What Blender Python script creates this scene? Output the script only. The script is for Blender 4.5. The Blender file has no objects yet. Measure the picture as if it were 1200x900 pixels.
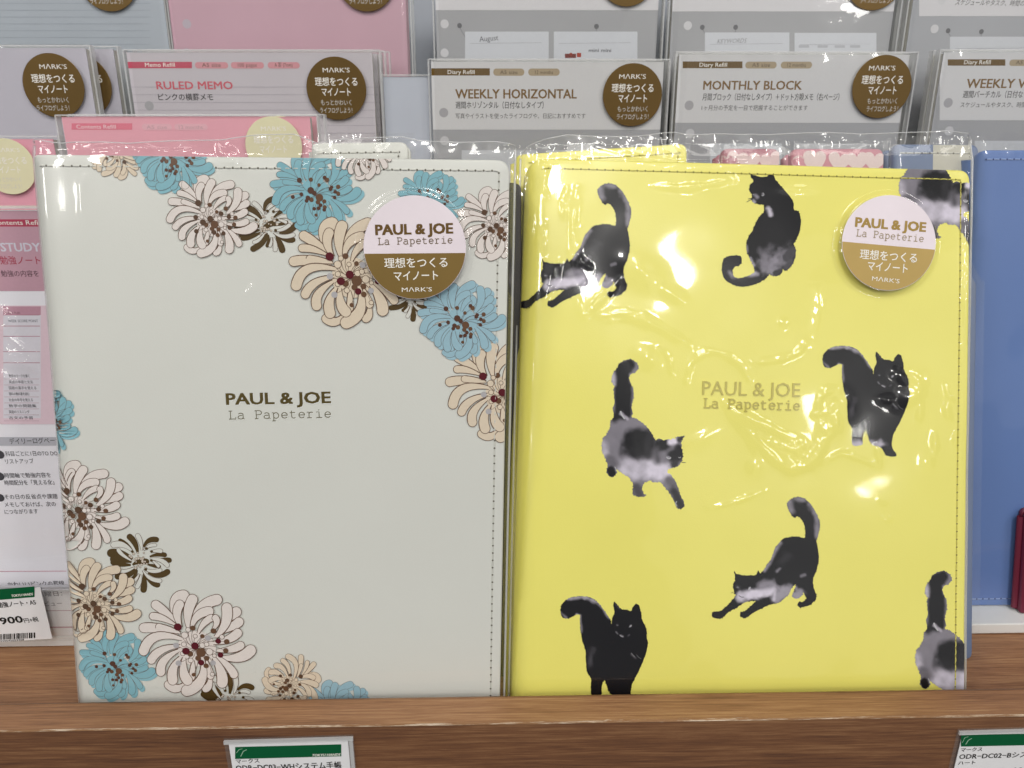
import bpy, math, random, os
import numpy as np
from mathutils import Vector, Euler
from mathutils.geometry import delaunay_2d_cdt, tessellate_polygon
sc = bpy.context.scene
COL = sc.collection
R = math.radians
# ------------------------------------------------------------------ camera
FPX, CX, CY = 930.0, 600.0, 450.0
CAMZ, PITCH, YAW = 0.258, R(20.0), R(-1.2)
cam_d = bpy.data.cameras.new("camera")
cam = bpy.data.objects.new("camera", cam_d); COL.objects.link(cam)
cam.location = (0, 0, CAMZ)
cam.rotation_euler = Euler((math.pi / 2 - PITCH, 0, YAW), 'XYZ')
cam_d.sensor_width = 36.0; cam_d.lens = 36.0 * FPX / 1200.0
cam_d.dof.use_dof = True; cam_d.dof.focus_distance = .345; cam_d.dof.aperture_fstop = 30
cam_d.clip_start = 0.01; cam_d.clip_end = 100
sc.camera = cam
RM = np.array(cam.rotation_euler.to_matrix()); CO = np.array([0, 0, CAMZ])
# ------------------------------------------------------------------ world and lamps
w = bpy.data.worlds.new("World"); sc.world = w; w.use_nodes = True
w.node_tree.nodes["Background"].inputs[0].default_value = (0.95, 0.97, 1.0, 1)
w.node_tree.nodes["Background"].inputs[1].default_value = 0.27
def area(name, loc, size, power, target=(0, 0.3, 0.12), color=(1, 0.975, 0.93), size_y=None):
    l = bpy.data.lights.new(name, 'AREA'); l.energy = power; l.color = color
    l.shape = 'RECTANGLE'; l.size = size; l.size_y = size_y or size
    o = bpy.data.objects.new(name, l); COL.objects.link(o); o.location = loc
    o.rotation_euler = (Vector(target) - Vector(loc)).to_track_quat('-Z', 'Y').to_euler()
    return o
# ceiling panels of the shop: rows behind and above the camera
LP = [(-1.9, -1.3, 2.15, .5, 26), (0.25, -1.2, 2.15, .5, 30), (2.1, -1.3, 2.15, .5, 26),
      (-1.5, -3.3, 2.15, .5, 40), (1.14, -4.5, 2.27, .22, 20), (3.9, -3.4, 2.15, .5, 44),
      (-4.6, -6.2, 2.2, .6, 60), (3.85, -8.6, 2.15, .5, 50), (0.22, -2.9, 2.25, .26, 30)]
for x, y, z, s, p in LP:
    area("ceiling_lamp", (x, y, z), s, p)
# added unseen strip light that makes the covers fade darker downwards
area("added_strip_light", (0.0, -0.12, 1.15), 1.5, 4.0, target=(0, 0.33, 0.2), size_y=.10)
# added unseen area light that lays a pale veil on the yellow sleeve
area("added_veil_panel", (2.45, -4.9, 1.05), 2.9, 16, target=(.3, .3, .15), color=(1, .98, .95), size_y=3.0)
sc.view_settings.view_transform = 'Standard'; sc.view_settings.look = 'None'
sc.view_settings.exposure = -0.93; sc.view_settings.gamma = 1.0
sc.cycles.transparent_max_bounces = 40; sc.cycles.max_bounces = 8
sc.cycles.caustics_reflective = False; sc.cycles.caustics_refractive = False
sc.cycles.sample_clamp_indirect = 6.0
# ------------------------------------------------------------------ helpers
def lin(h):
    h = h.lstrip('#'); c = [int(h[i:i + 2], 16) / 255 for i in (0, 2, 4)]
    return tuple((x / 12.92 if x <= .04045 else ((x + .055) / 1.055) ** 2.4) for x in c)
def ray(px, py):
    d = RM @ np.array([(px - CX) / FPX, -(py - CY) / FPX, -1.0]); return d / np.linalg.norm(d)
class Plane:
    """a flat place in the shop: origin, right, up, normal towards the shopper"""
    def __init__(s, y, z=0.0, lean=0.0, yaw=0.0, x=0.0):
        s.O = np.array([x, y, z]); a, b = R(lean), R(yaw)
        s.U = np.array([math.cos(b), math.sin(b), 0])
        f = np.array([-math.sin(b), math.cos(b), 0])
        s.V = f * math.sin(a) + np.array([0, 0, math.cos(a)])
        s.N = np.cross(s.U, s.V)
    def uv(s, px, py):
        d = ray(px, py); t = (s.O - CO) @ s.N / (d @ s.N); p = CO + d * t - s.O
        return np.array([p @ s.U, p @ s.V])
    def w(s, u, v, h=0.0):
        u = np.asarray(u, float); v = np.asarray(v, float); h = np.asarray(h, float) + 0 * u
        return s.O + u[..., None] * s.U + v[..., None] * s.V + h[..., None] * s.N
ROOT = {}
def props(o, label=None, cat=None, group=None, kind=None):
    if label: o['label'] = label
    if cat: o['category'] = cat
    if group: o['group'] = group
    if kind: o['kind'] = kind
    return o
def thing(name, loc, label, cat, group=None):
    o = bpy.data.objects.new(name, None); o.empty_display_size = .01; COL.objects.link(o)
    o.location = loc; ROOT[o.name] = np.array(loc, float)
    return props(o, label, cat, group)
def mesh(name, V, F, mat, parent=None, smooth=False, cols=None, label=None, kind=None):
    V = np.asarray(V, float)
    org = ROOT[parent.name] if parent is not None else np.zeros(3)
    me = bpy.data.meshes.new(name)
    if isinstance(F, np.ndarray) and F.ndim == 2:
        n, k = F.shape
        me.vertices.add(len(V)); me.vertices.foreach_set("co", (V - org).ravel())
        me.loops.add(n * k); me.loops.foreach_set("vertex_index", F.ravel().astype(np.int32))
        me.polygons.add(n); me.polygons.foreach_set("loop_start", np.arange(0, n * k, k, dtype=np.int32))
        me.polygons.foreach_set("loop_total", np.full(n, k, dtype=np.int32)); me.update(calc_edges=True)
    else:
        me.from_pydata([tuple(x) for x in (V - org)], [], [tuple(f) for f in F]); me.update()
    if smooth: me.polygons.foreach_set("use_smooth", np.ones(len(me.polygons), bool))
    if cols is not None:
        at = me.color_attributes.new("ink", 'FLOAT_COLOR', 'POINT')
        c = np.ones((len(V), 4)); c[:, :3] = cols; at.data.foreach_set("color", c.ravel())
    me.materials.append(mat)
    o = bpy.data.objects.new(name, me); COL.objects.link(o)
    if parent is not None: o.parent = parent; ROOT[o.name] = org
    else: ROOT[o.name] = np.zeros(3)
    if label: o['label'] = label
    if kind: o['kind'] = kind
    return o
def box_vf(x0, x1, y0, y1, z0, z1, bev=0.0):
    """box with chamfered edges, built from three bands"""
    if bev <= 0:
        V = [(x, y, z) for z in (z0, z1) for y in (y0, y1) for x in (x0, x1)]
        return V, [(0, 2, 3, 1), (4, 5, 7, 6), (0, 1, 5, 4), (2, 6, 7, 3), (0, 4, 6, 2), (1, 3, 7, 5)]
    import bmesh
    bm = bmesh.new(); bmesh.ops.create_cube(bm, size=1)
    for v in bm.verts:
        v.co = Vector(((x0 + x1) / 2 + v.co.x * (x1 - x0), (y0 + y1) / 2 + v.co.y * (y1 - y0), (z0 + z1) / 2 + v.co.z * (z1 - z0)))
    bmesh.ops.bevel(bm, geom=bm.edges[:], offset=bev, segments=2, affect='EDGES', profile=.5)
    V = [tuple(v.co) for v in bm.verts]; F = [tuple(v.index for v in f.verts) for f in bm.faces]
    bm.free(); return V, F
def box(name, b, mat, parent=None, bev=0.0, smooth=False, kind=None):
    V, F = box_vf(*b, bev=bev); return mesh(name, V, F, mat, parent, smooth, kind=kind)
def pbox(name, P, u0, u1, v0, v1, h0, h1, mat, parent, bev=0.0):
    V, F = box_vf(u0, u1, v0, v1, h0, h1, bev=bev); V = np.array(V)
    return mesh(name, P.w(V[:, 0], V[:, 1], V[:, 2]), F, mat, parent)
# ------------------------------------------------------------------ materials
def newmat(name):
    m = bpy.data.materials.new(name); m.use_nodes = True; nt = m.node_tree
    return m, nt, nt.nodes["Principled BSDF"]
def noise(nt, scale, detail=4, vec=None, rough=.6):
    n = nt.nodes.new("ShaderNodeTexNoise"); n.inputs["Scale"].default_value = scale
    n.inputs["Detail"].default_value = detail; n.inputs["Roughness"].default_value = rough
    if vec: nt.links.new(vec, n.inputs["Vector"])
    return n
def objvec(nt, scale=(1, 1, 1), rot=(0, 0, 0)):
    t = nt.nodes.new("ShaderNodeTexCoord"); m = nt.nodes.new("ShaderNodeMapping")
    m.inputs["Scale"].default_value = scale; m.inputs["Rotation"].default_value = rot
    nt.links.new(t.outputs["Object"], m.inputs["Vector"]); return m.outputs[0]
def bump(nt, src, strength, dist, to):
    b = nt.nodes.new("ShaderNodeBump"); b.inputs["Strength"].default_value = strength
    b.inputs["Distance"].default_value = dist; nt.links.new(src, b.inputs["Height"])
    nt.links.new(b.outputs[0], to.inputs["Normal"]); return b
def leather(name, hexc, rough=.36, var=.05):
    m, nt, p = newmat(name); c = lin(hexc)
    p.inputs["Roughness"].default_value = rough; p.inputs["Specular IOR Level"].default_value = .5
    n = noise(nt, 14, 3, objvec(nt)); r = nt.nodes.new("ShaderNodeValToRGB")
    r.color_ramp.elements[0].position = .3; r.color_ramp.elements[1].position = .7
    r.color_ramp.elements[0].color = (*[x * (1 - var) for x in c], 1); r.color_ramp.elements[1].color = (*c, 1)
    nt.links.new(n.outputs[0], r.inputs[0]); nt.links.new(r.outputs[0], p.inputs["Base Color"])
    g = noise(nt, 1600, 2, objvec(nt)); bump(nt, g.outputs[0], .12, .0004, p)
    return m
def plain(name, hexc, rough=.5, metal=0.0, grain=0.04, gs=60, bumpd=0.0):
    m, nt, p = newmat(name); c = lin(hexc)
    p.inputs["Roughness"].default_value = rough; p.inputs["Metallic"].default_value = metal
    n = noise(nt, gs, 4, objvec(nt)); r = nt.nodes.new("ShaderNodeValToRGB")
    r.color_ramp.elements[0].position = .3; r.color_ramp.elements[1].position = .7
    r.color_ramp.elements[0].color = (*[x * (1 - grain) for x in c], 1); r.color_ramp.elements[1].color = (*[min(1, x * (1 + grain * .5)) for x in c], 1)
    nt.links.new(n.outputs[0], r.inputs[0]); nt.links.new(r.outputs[0], p.inputs["Base Color"])
    if bumpd: bump(nt, n.outputs[0], .4, bumpd, p)
    return m
def inkmat(name, rough=.4):
    m, nt, p = newmat(name); a = nt.nodes.new("ShaderNodeVertexColor"); a.layer_name = "ink"
    n = noise(nt, 900, 3, objvec(nt)); mx = nt.nodes.new("ShaderNodeMixRGB"); mx.blend_type = 'MULTIPLY'
    mx.inputs[0].default_value = .10
    nt.links.new(a.outputs[0], mx.inputs[1]); nt.links.new(n.outputs[0], mx.inputs[2])
    nt.links.new(mx.outputs[0], p.inputs["Base Color"]); p.inputs["Roughness"].default_value = rough
    p.inputs["Specular IOR Level"].default_value = .08
    return m
def film(name, haze=.003, tint=(.985, .985, .98), rough=.055, bumpd=0.0, bs=90, spec=1.0):
    m = bpy.data.materials.new(name); m.use_nodes = True; nt = m.node_tree; nt.nodes.clear()
    out = nt.nodes.new("ShaderNodeOutputMaterial"); tr = nt.nodes.new("ShaderNodeBsdfTransparent")
    tr.inputs[0].default_value = (*tint, 1)
    gl = nt.nodes.new("ShaderNodeBsdfGlossy"); gl.inputs["Roughness"].default_value = rough
    gl.inputs[0].default_value = (1, 1, 1, 1)
    df = nt.nodes.new("ShaderNodeBsdfDiffuse"); df.inputs[0].default_value = (.85, .86, .87, 1)
    fr = nt.nodes.new("ShaderNodeLayerWeight"); fr.inputs[0].default_value = .5
    pw = nt.nodes.new("ShaderNodeMath"); pw.operation = 'POWER'; pw.inputs[1].default_value = 5.0
    nt.links.new(fr.outputs["Facing"], pw.inputs[0])
    mul = nt.nodes.new("ShaderNodeMath"); mul.operation = 'MULTIPLY_ADD'; mul.use_clamp = True
    mul.inputs[1].default_value = .75 * spec; mul.inputs[2].default_value = .052 * spec
    nt.links.new(pw.outputs[0], mul.inputs[0])
    a = nt.nodes.new("ShaderNodeMixShader"); a.inputs[0].default_value = haze
    nt.links.new(tr.outputs[0], a.inputs[1]); nt.links.new(df.outputs[0], a.inputs[2])
    g2 = nt.nodes.new("ShaderNodeBsdfGlossy"); g2.inputs["Roughness"].default_value = .24; g2.inputs[0].default_value = (1, 1, 1, 1)
    gm = nt.nodes.new("ShaderNodeMixShader"); gm.inputs[0].default_value = .38
    nt.links.new(gl.outputs[0], gm.inputs[1]); nt.links.new(g2.outputs[0], gm.inputs[2])
    b = nt.nodes.new("ShaderNodeMixShader"); nt.links.new(mul.outputs[0], b.inputs[0])
    nt.links.new(a.outputs[0], b.inputs[1]); nt.links.new(gm.outputs[0], b.inputs[2])
    if bumpd:
        n = noise(nt, bs, 3, objvec(nt)); bp = nt.nodes.new("ShaderNodeBump")
        bp.inputs["Strength"].default_value = 1; bp.inputs["Distance"].default_value = bumpd
        nt.links.new(n.outputs[0], bp.inputs["Height"]); nt.links.new(bp.outputs[0], gl.inputs["Normal"])
    nt.links.new(b.outputs[0], out.inputs[0]); return m
def wood(name, dark, mid, light, yscale=1.0, axis='y'):
    m, nt, p = newmat(name); L = nt.links.new
    s = (2.2, 60, 60) if axis == 'y' else (2.2, 60, 60)
    v = objvec(nt, (3.0, 75, 75))
    n1 = noise(nt, 1.6, 8, v, .75)
    n2 = noise(nt, 4, 5, objvec(nt, (9, 260, 260)), .7)
    n3 = noise(nt, 2.2, 3, objvec(nt, (3, 8, 8)), .5)
    r = nt.nodes.new("ShaderNodeValToRGB"); e = r.color_ramp.elements
    e[0].position = .40; e[0].color = (*lin(dark), 1); e[1].position = .66; e[1].color = (*lin(light), 1)
    k = e.new(.53); k.color = (*lin(mid), 1)
    mix = nt.nodes.new("ShaderNodeMath"); mix.operation = 'MULTIPLY_ADD'; mix.inputs[1].default_value = .40
    L(n1.outputs[0], mix.inputs[0])
    m2 = nt.nodes.new("ShaderNodeMath"); m2.operation = 'MULTIPLY_ADD'; m2.inputs[1].default_value = .15
    L(n3.outputs[0], m2.inputs[0])
    m3 = nt.nodes.new("ShaderNodeMath"); m3.operation = 'MULTIPLY'; m3.inputs[1].default_value = .5
    L(n2.outputs[0], m3.inputs[0]); L(m3.outputs[0], m2.inputs[2]); L(m2.outputs[0], mix.inputs[2])
    L(mix.outputs[0], r.inputs[0]); L(r.outputs[0], p.inputs["Base Color"])
    p.inputs["Roughness"].default_value = .46; p.inputs["Specular IOR Level"].default_value = .35
    bump(nt, n2.outputs[0], .25, .0006, p); return m
M = dict(
    white_leather=leather("white_leather", "dedfd9", .34, .02), yellow_leather=leather("yellow_leather", "f6ee78", .33, .03),
    blue_leather=leather("blue_leather", "6482be", .4, .05), red_leather=leather("red_leather", "6e2238", .4),
    cream_leather=leather("cream_leather", "e2ded0", .4), pages=plain("pages", "efece2", .8, gs=400),
    print=inkmat("print_ink", .36), matte_print=inkmat("matte_print", .5), gold_print=inkmat("sticker_print", .38),
    card=plain("card", "e9e8ea", .6), steel=plain("painted_steel", "e4e4e2", .45), backpanel=plain("back_panel", "b9bec8", .6, bumpd=.0004),
    film=film("clear_film"), film_soft=film("clear_film_soft", .03, bumpd=.0004, bs=22, rough=.05, spec=.8),
    film_edge=film("film_edge", .38, rough=.12), acrylic=film("acrylic", .03, rough=.02),
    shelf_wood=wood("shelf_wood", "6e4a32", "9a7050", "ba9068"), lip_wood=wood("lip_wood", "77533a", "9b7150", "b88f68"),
    fascia_wood_shaded=wood("fascia_wood_shaded", "56392a", "765036", "97704e"),  # darker copy of the lip wood, front shade put into its colour
    chip=None,
    dark=plain("dark_gap", "20201e", .8), holder=film("tag_holder", .12, rough=.08),
    thread_white=plain("white_thread", "d8d8d0", .7), thread_yellow=plain("yellow_thread", "d8cf62", .7), thread_blue=plain("blue_thread", "9db2dc", .7),
    hole=plain("stitch_hole", "6a675c", .9), hole_y=plain("stitch_hole_yellow", "8d8432", .9), hole_b=plain("stitch_hole_blue", "33457a", .9),
)
def chipmat():
    m, nt, p = newmat("chipped_edge"); n = noise(nt, 1.0, 5, objvec(nt, (60, 900, 900)), .75); r_ = nt.nodes.new("ShaderNodeValToRGB"); e = r_.color_ramp.elements
    e[0].position = .47; e[0].color = (*lin("8f6a48"), 1); e[1].position = .62; e[1].color = (*lin("dac9b2"), 1)
    nt.links.new(n.outputs[0], r_.inputs[0]); nt.links.new(r_.outputs[0], p.inputs["Base Color"]); p.inputs["Roughness"].default_value = .8; return m
M['chip'] = chipmat()
# ------------------------------------------------------------------ flat print: coloured triangles on a surface
class Print:
    def __init__(s, P, hfun=None, base=.00012, clip=None):
        s.P, s.hf, s.base, s.clip = P, hfun, base, clip; s.V = []; s.T = []; s.C = []; s.L = []; s.n = 0; s.layer = 0
    def up(s): s.layer += 1
    def tri(s, V, T, C):
        V = np.asarray(V, float).reshape(-1, 2); T = np.asarray(T, int).reshape(-1, 3); C = np.asarray(C, float)
        if C.ndim == 1: C = np.tile(C, (len(V), 1))
        if len(V) == 0 or len(T) == 0: return
        s.V.append(V); s.T.append(T + s.n); s.C.append(C); s.L.append(np.full(len(V), s.layer)); s.n += len(V)
    def poly(s, pts, col):
        pts = np.asarray(pts, float)
        t = tessellate_polygon([[Vector((x, y, 0)) for x, y in pts]])
        s.tri(pts, t, col)
    def circle(s, c, r, col, n=20, aspect=None):
        a = np.linspace(0, 2 * math.pi, n, endpoint=False)
        pts = np.array([c[0] + r * np.cos(a), c[1] + r * np.sin(a)]).T; s.poly(pts, col)
    def ring(s, c, r, wd, col, n=20):
        a = np.linspace(0, 2 * math.pi, n, endpoint=False); cs = np.array([np.cos(a), np.sin(a)]).T
        V = np.vstack([c + cs * (r - wd / 2), c + cs * (r + wd / 2)]); T = []
        for i in range(n):
            j = (i + 1) % n; T += [(i, j, n + j), (i, n + j, n + i)]
        s.tri(V, T, col)
    def line(s, pts, wd, col, closed=False):
        pts = np.asarray(pts, float); n = len(pts); wd = np.broadcast_to(wd, n)
        d = np.gradient(pts, axis=0) if not closed else np.roll(pts, -1, 0) - np.roll(pts, 1, 0)
        d /= np.maximum(np.linalg.norm(d, axis=1), 1e-12)[:, None]; nn = np.stack([-d[:, 1], d[:, 0]], 1) * wd[:, None] / 2
        V = np.vstack([pts + nn, pts - nn]); T = []
        for i in range(n if closed else n - 1):
            j = (i + 1) % n; T += [(i, n + i, j), (j, n + i, n + j)]
        s.tri(V, T, col)
    def build(s, name, parent, mat, **k):
        if not s.V: return None
        V = np.vstack(s.V); T = np.vstack(s.T); C = np.vstack(s.C); L = np.concatenate(s.L).astype(float)
        if s.clip is not None:
            cl = np.asarray(s.clip); keep_out = []
            A = cl; B = np.roll(cl, -1, 0); E = B - A
            area_ = np.sum(A[:, 0] * B[:, 1] - B[:, 0] * A[:, 1]); sg = 1 if area_ > 0 else -1
            D = sg * (E[None, :, 0] * (V[:, None, 1] - A[None, :, 1]) - E[None, :, 1] * (V[:, None, 0] - A[None, :, 0]))
            ins = (D >= 0).all(1); cnt = ins[T].sum(1)
            allout = (D[T] < 0).all(1).any(1)
            full = T[cnt == 3]; part = T[(cnt < 3) & ~allout]
            nv, nt_, nc, nl = [], [], [], []; base = len(V)
            for t in part:
                poly = [np.concatenate([V[i], C[i], [L[i]]]) for i in t]
                for k_ in range(len(A)):
                    if not poly: break
                    out = []
                    f = lambda p: sg * (E[k_, 0] * (p[1] - A[k_, 1]) - E[k_, 1] * (p[0] - A[k_, 0]))
                    for a_, b_ in zip(poly, poly[1:] + poly[:1]):
                        fa, fb = f(a_), f(b_)
                        if fa >= 0: out.append(a_)
                        if (fa >= 0) != (fb >= 0): out.append(a_ + (b_ - a_) * (fa / (fa - fb)))
                    poly = out
                if len(poly) >= 3:
                    for p in poly: nv.append(p[:2]); nc.append(p[2:5]); nl.append(p[5])
                    for q in range(1, len(poly) - 1): nt_.append((base, base + q, base + q + 1))
                    base += len(poly)
            if nv:
                V = np.vstack([V, nv]); C = np.vstack([C, nc]); L = np.concatenate([L, nl])
            T = np.vstack([full] + ([np.array(nt_)] if nt_ else []))
            if len(T) == 0: return None
        # make every triangle face the shopper
        a, b, c = V[T[:, 0]], V[T[:, 1]], V[T[:, 2]]
        ar = (b[:, 0] - a[:, 0]) * (c[:, 1] - a[:, 1]) - (b[:, 1] - a[:, 1]) * (c[:, 0] - a[:, 0])
        T = np.where((ar < 0)[:, None], T[:, ::-1], T); T = T[np.abs(ar) > 1e-14]
        used = np.unique(T); rm = np.zeros(len(V), int); rm[used] = np.arange(len(used)); T = rm[T]; V, C, L = V[used], C[used], L[used]
        h = s.base + L * .0000022 + (s.hf(V[:, 0], V[:, 1]) if s.hf else 0)
        return mesh(name, s.P.w(V[:, 0], V[:, 1], h), T, mat, parent, cols=C, **k)
_tc = {}
def text_tris(body, bold=0.0, mono=False):
    key = (body, bold)
    if key not in _tc:
        c = bpy.data.curves.new("t", 'FONT'); c.body = body; c.resolution_u = 2; c.offset = bold
        o = bpy.data.objects.new("t", c); me = o.to_mesh()
        V = np.array([v.co[:2] for v in me.vertices]).reshape(-1, 2); T = []
        for p in me.polygons:
            q = list(p.vertices)
            for i in range(1, len(q) - 1): T.append((q[0], q[i], q[i + 1]))
        o.to_mesh_clear(); bpy.data.objects.remove(o); bpy.data.curves.remove(c)
        _tc[key] = (V, np.array(T))
    return _tc[key]
def put_text(pr, body, p0, p1, cap, col, bold=0.0, italic=0.0):
    """text along the baseline p0-p1 (photo pixels laid on the surface), cap height in pixels"""
    V, T = text_tris(body, 0.0)
    if len(V) == 0: return
    a, b = pr.P.uv(*p0), pr.P.uv(*p1); d = b - a; Lw = np.linalg.norm(d); d /= Lw; n = np.array([-d[1], d[0]])
    k = Lw / math.hypot(p1[0] - p0[0], p1[1] - p0[1])
    x = (V[:, 0] - V[:, 0].min()) / (V[:, 0].max() - V[:, 0].min()); ch = .73
    y = V[:, 1] / ch * cap * k
    e = bold * cap * k / ch * .8
    for ox, oy in (((0, 0),) if bold < .004 else ((-e, -e * .6), (e, -e * .6), (-e, e * .6), (e, e * .6), (0, 0))):
        pr.tri(a + (x * Lw + y * italic + ox)[:, None] * d + (y + oy)[:, None] * n, T, col)
        if bold >= .004: pr.layer += .4
# typewriter letters with slab serifs, drawn as strokes (advance width .6)
def arc(cx, cy, rx, ry, a0, a1, n=10):
    return [(cx + rx * math.cos(R(a0 + (a1 - a0) * i / n)), cy + ry * math.sin(R(a0 + (a1 - a0) * i / n))) for i in range(n + 1)]
SLAB = {
    'L': [[(.05, 0), (.52, 0), (.52, .17)], [(.17, 0), (.17, .7)], [(.05, .7), (.3, .7)]],
    'P': [[(.05, 0), (.28, 0)], [(.15, 0), (.15, .7)], [(.05, .7), (.33, .7)] + arc(.33, .52, .19, .18, 90, -90) + [(.15, .34)]],
    'a': [arc(.27, .36, .17, .14, 150, 20) + [(.44, .0), (.53, 0)], arc(.27, .14, .19, .15, 60, 300) + [(.44, .1)]],
    'p': [[(.04, .5), (.15, .5), (.15, -.22)], [(.05, -.22), (.28, -.22)], arc(.31, .25, .19, .25, 140, -140)],
    'e': [[(.1, .26), (.5, .26)] + arc(.3, .25, .2, .25, 3, 320)],
    't': [[(.2, .66), (.2, .14)] + arc(.34, .14, .14, .14, 180, 320), [(.07, .48), (.44, .48)]],
    'r': [[(.06, .5), (.2, .5), (.2, 0)], [(.06, 0), (.38, 0)], arc(.36, .32, .16, .17, 170, 50)],
    'i': [[(.12, .5), (.3, .5), (.3, 0)], [(.1, 0), (.5, 0)], [(.29, .64), (.29, .72)]], ' ': []}
def put_slab(pr, body, p0, p1, cap, col, wd=.07):
    a, b = pr.P.uv(*p0), pr.P.uv(*p1); d = b - a; Lw = np.linalg.norm(d); d /= Lw; n = np.array([-d[1], d[0]])
    k = Lw / math.hypot(p1[0] - p0[0], p1[1] - p0[1]); sx = Lw / (.6 * len(body) - .06); sy = cap * k / .7
    for i, ch in enumerate(body):
        for st in SLAB[ch]:
            q = np.array(st, float); q = a + ((q[:, 0] + .6 * i) * sx)[:, None] * d + (q[:, 1] * sy)[:, None] * n
            pr.line(q, wd * (sx + sy) / 2, col)
def quad(pr, x0, y0, x1, y1, col):
    pr.poly([pr.P.uv(x0, y0), pr.P.uv(x1, y0), pr.P.uv(x1, y1), pr.P.uv(x0, y1)], col)
def rquad(pr, x0, y0, x1, y1, col, r=None):
    a, b = pr.P.uv(x0, y1), pr.P.uv(x1, y0); rr = min(b[1] - a[1], b[0] - a[0]) / 2 * .98 if r is None else r; pts = []
    for cx, cy, a0 in ((b[0] - rr, b[1] - rr, 0), (a[0] + rr, b[1] - rr, 90), (a[0] + rr, a[1] + rr, 180), (b[0] - rr, a[1] + rr, 270)):
        for i in range(7): t = R(a0 + 15 * i); pts.append((cx + rr * math.cos(t), cy + rr * math.sin(t)))
    pr.poly(pts, col)
# ------------------------------------------------------------------ outlines and height sheets
def inset(poly, d):
    poly = np.asarray(poly); n = len(poly); out = []
    ar = np.sum(poly[:, 0] * np.roll(poly[:, 1], -1) - np.roll(poly[:, 0], -1) * poly[:, 1]); sg = 1 if ar > 0 else -1
    for i in range(n):
        a, b, c = poly[i - 1], poly[i], poly[(i + 1) % n]
        e1 = (b - a) / np.linalg.norm(b - a); e2 = (c - b) / np.linalg.norm(c - b)
        n1 = sg * np.array([-e1[1], e1[0]]); n2 = sg * np.array([-e2[1], e2[0]]); m = n1 + n2; m /= np.linalg.norm(m)
        out.append(b + m * d / max(.4, m @ n1))
    return np.array(out)
def rounded(quadpts, radii, n=7):
    out = []; Q = [np.asarray(q, float) for q in quadpts]
    for i in range(4):
        a, b, c = Q[i - 1], Q[i], Q[(i + 1) % 4]; r = radii[i]
        e1 = (a - b) / np.linalg.norm(a - b); e2 = (c - b) / np.linalg.norm(c - b)
        p, q = b + e1 * r, b + e2 * r
        for j in range(n + 1):
            t = j / n; out.append((1 - t) ** 2 * p + 2 * t * (1 - t) * (b + (p + q) * 0) * 1.0 + t * t * q)
    return np.array(out)
def inside(poly, pts):
    poly = np.asarray(poly); x, y = pts[:, 0], pts[:, 1]; ins = np.zeros(len(pts), bool); j = len(poly) - 1
    for i in range(len(poly)):
        xi, yi = poly[i]; xj, yj = poly[j]
        if yi != yj:
            c = ((yi > y) != (yj > y)) & (x < (xj - xi) * (y - yi) / (yj - yi) + xi); ins ^= c
        j = i
    return ins
def dens(poly, step):
    out = []
    for a, b in zip(poly, np.roll(poly, -1, 0)):
        k = max(1, int(np.linalg.norm(b - a) / step)); out += [a + (b - a) * i / k for i in range(k)]
    return np.array(out)
def slab_board(name, P, outline, hf, thick, mat, parent, step=.004, bev=.0006, label=None):
    """a cover board: domed front following hf, softly bevelled rim, side wall and back"""
    o = dens(outline, step); i1 = inset(o, bev * .45); i2 = inset(o, bev * 1.4); n = len(o)
    lo, hi = o.min(0), o.max(0)
    gx, gy = np.meshgrid(np.arange(lo[0], hi[0], step), np.arange(lo[1], hi[1], step))
    g = np.stack([gx.ravel(), gy.ravel()], 1); g = g[inside(inset(o, bev * 1.4 + step * .4), g)]
    pts = np.vstack([i2, g])
    r = delaunay_2d_cdt([Vector(p) for p in pts], [], [list(range(n))], 1, 1e-7)
    gv = np.array([v[:] for v in r[0]]); gf = [tuple(f) for f in r[2]]
    V = [P.w(gv[:, 0], gv[:, 1], hf(gv[:, 0], gv[:, 1]))]
    m0 = len(gv); F = list(gf)
    idx = []  # index of rim vertices in the triangulated set
    orig = r[3]; mp = {}
    for k, lst in enumerate(orig):
        for q in lst: mp[q] = k
    rim0 = [mp[k] for k in range(n)]
    rings = [(i1, -bev * .3), (o, -bev), (o, -thick + bev), (i1, -thick)]
    prev = rim0; cur = m0
    for ringp, dh in rings:
        V.append(P.w(ringp[:, 0], ringp[:, 1], hf(ringp[:, 0], ringp[:, 1]) + dh)); ids = list(range(cur, cur + n)); cur += n
        for k in range(n): j = (k + 1) % n; F.append((prev[k], ids[k], ids[j], prev[j]))
        prev = ids
    F.append(tuple(reversed(prev)))
    V = np.vstack(V)
    # orient
    ar = np.sum(o[:, 0] * np.roll(o[:, 1], -1) - np.roll(o[:, 0], -1) * o[:, 1])
    ob = mesh(name, V, F, mat, parent, smooth=True, label=label)
    import bmesh
    bm = bmesh.new(); bm.from_mesh(ob.data); bmesh.ops.recalc_face_normals(bm, faces=bm.faces[:]); bm.to_mesh(ob.data); bm.free()
    return ob
def waves(u, v, seed, lmin, lmax, n=14):
    rs = np.random.RandomState(seed); h = np.zeros_like(u)
    for _ in range(n):
        L = lmin * (lmax / lmin) ** rs.rand(); a = rs.rand() * 2 * math.pi; k = 2 * math.pi / L
        h += L / lmax * np.sin(k * (u * math.cos(a) + v * math.sin(a)) + rs.rand() * 7)
    return h / math.sqrt(n)
def segdist(u, v, pts):
    """distance to a polyline and the position 0..1 along it"""
    best = np.full(u.shape, 1e9); pos = np.zeros(u.shape); n = len(pts) - 1
    for i in range(n):
        a, b = pts[i], pts[i + 1]; e = b - a; L2 = e @ e + 1e-12
        t = np.clip(((u - a[0]) * e[0] + (v - a[1]) * e[1]) / L2, 0, 1)
        d = np.hypot(u - a[0] - t * e[0], v - a[1] - t * e[1]); m = d < best
        best = np.where(m, d, best); pos = np.where(m, (i + t) / n, pos)
    return best, pos
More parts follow.
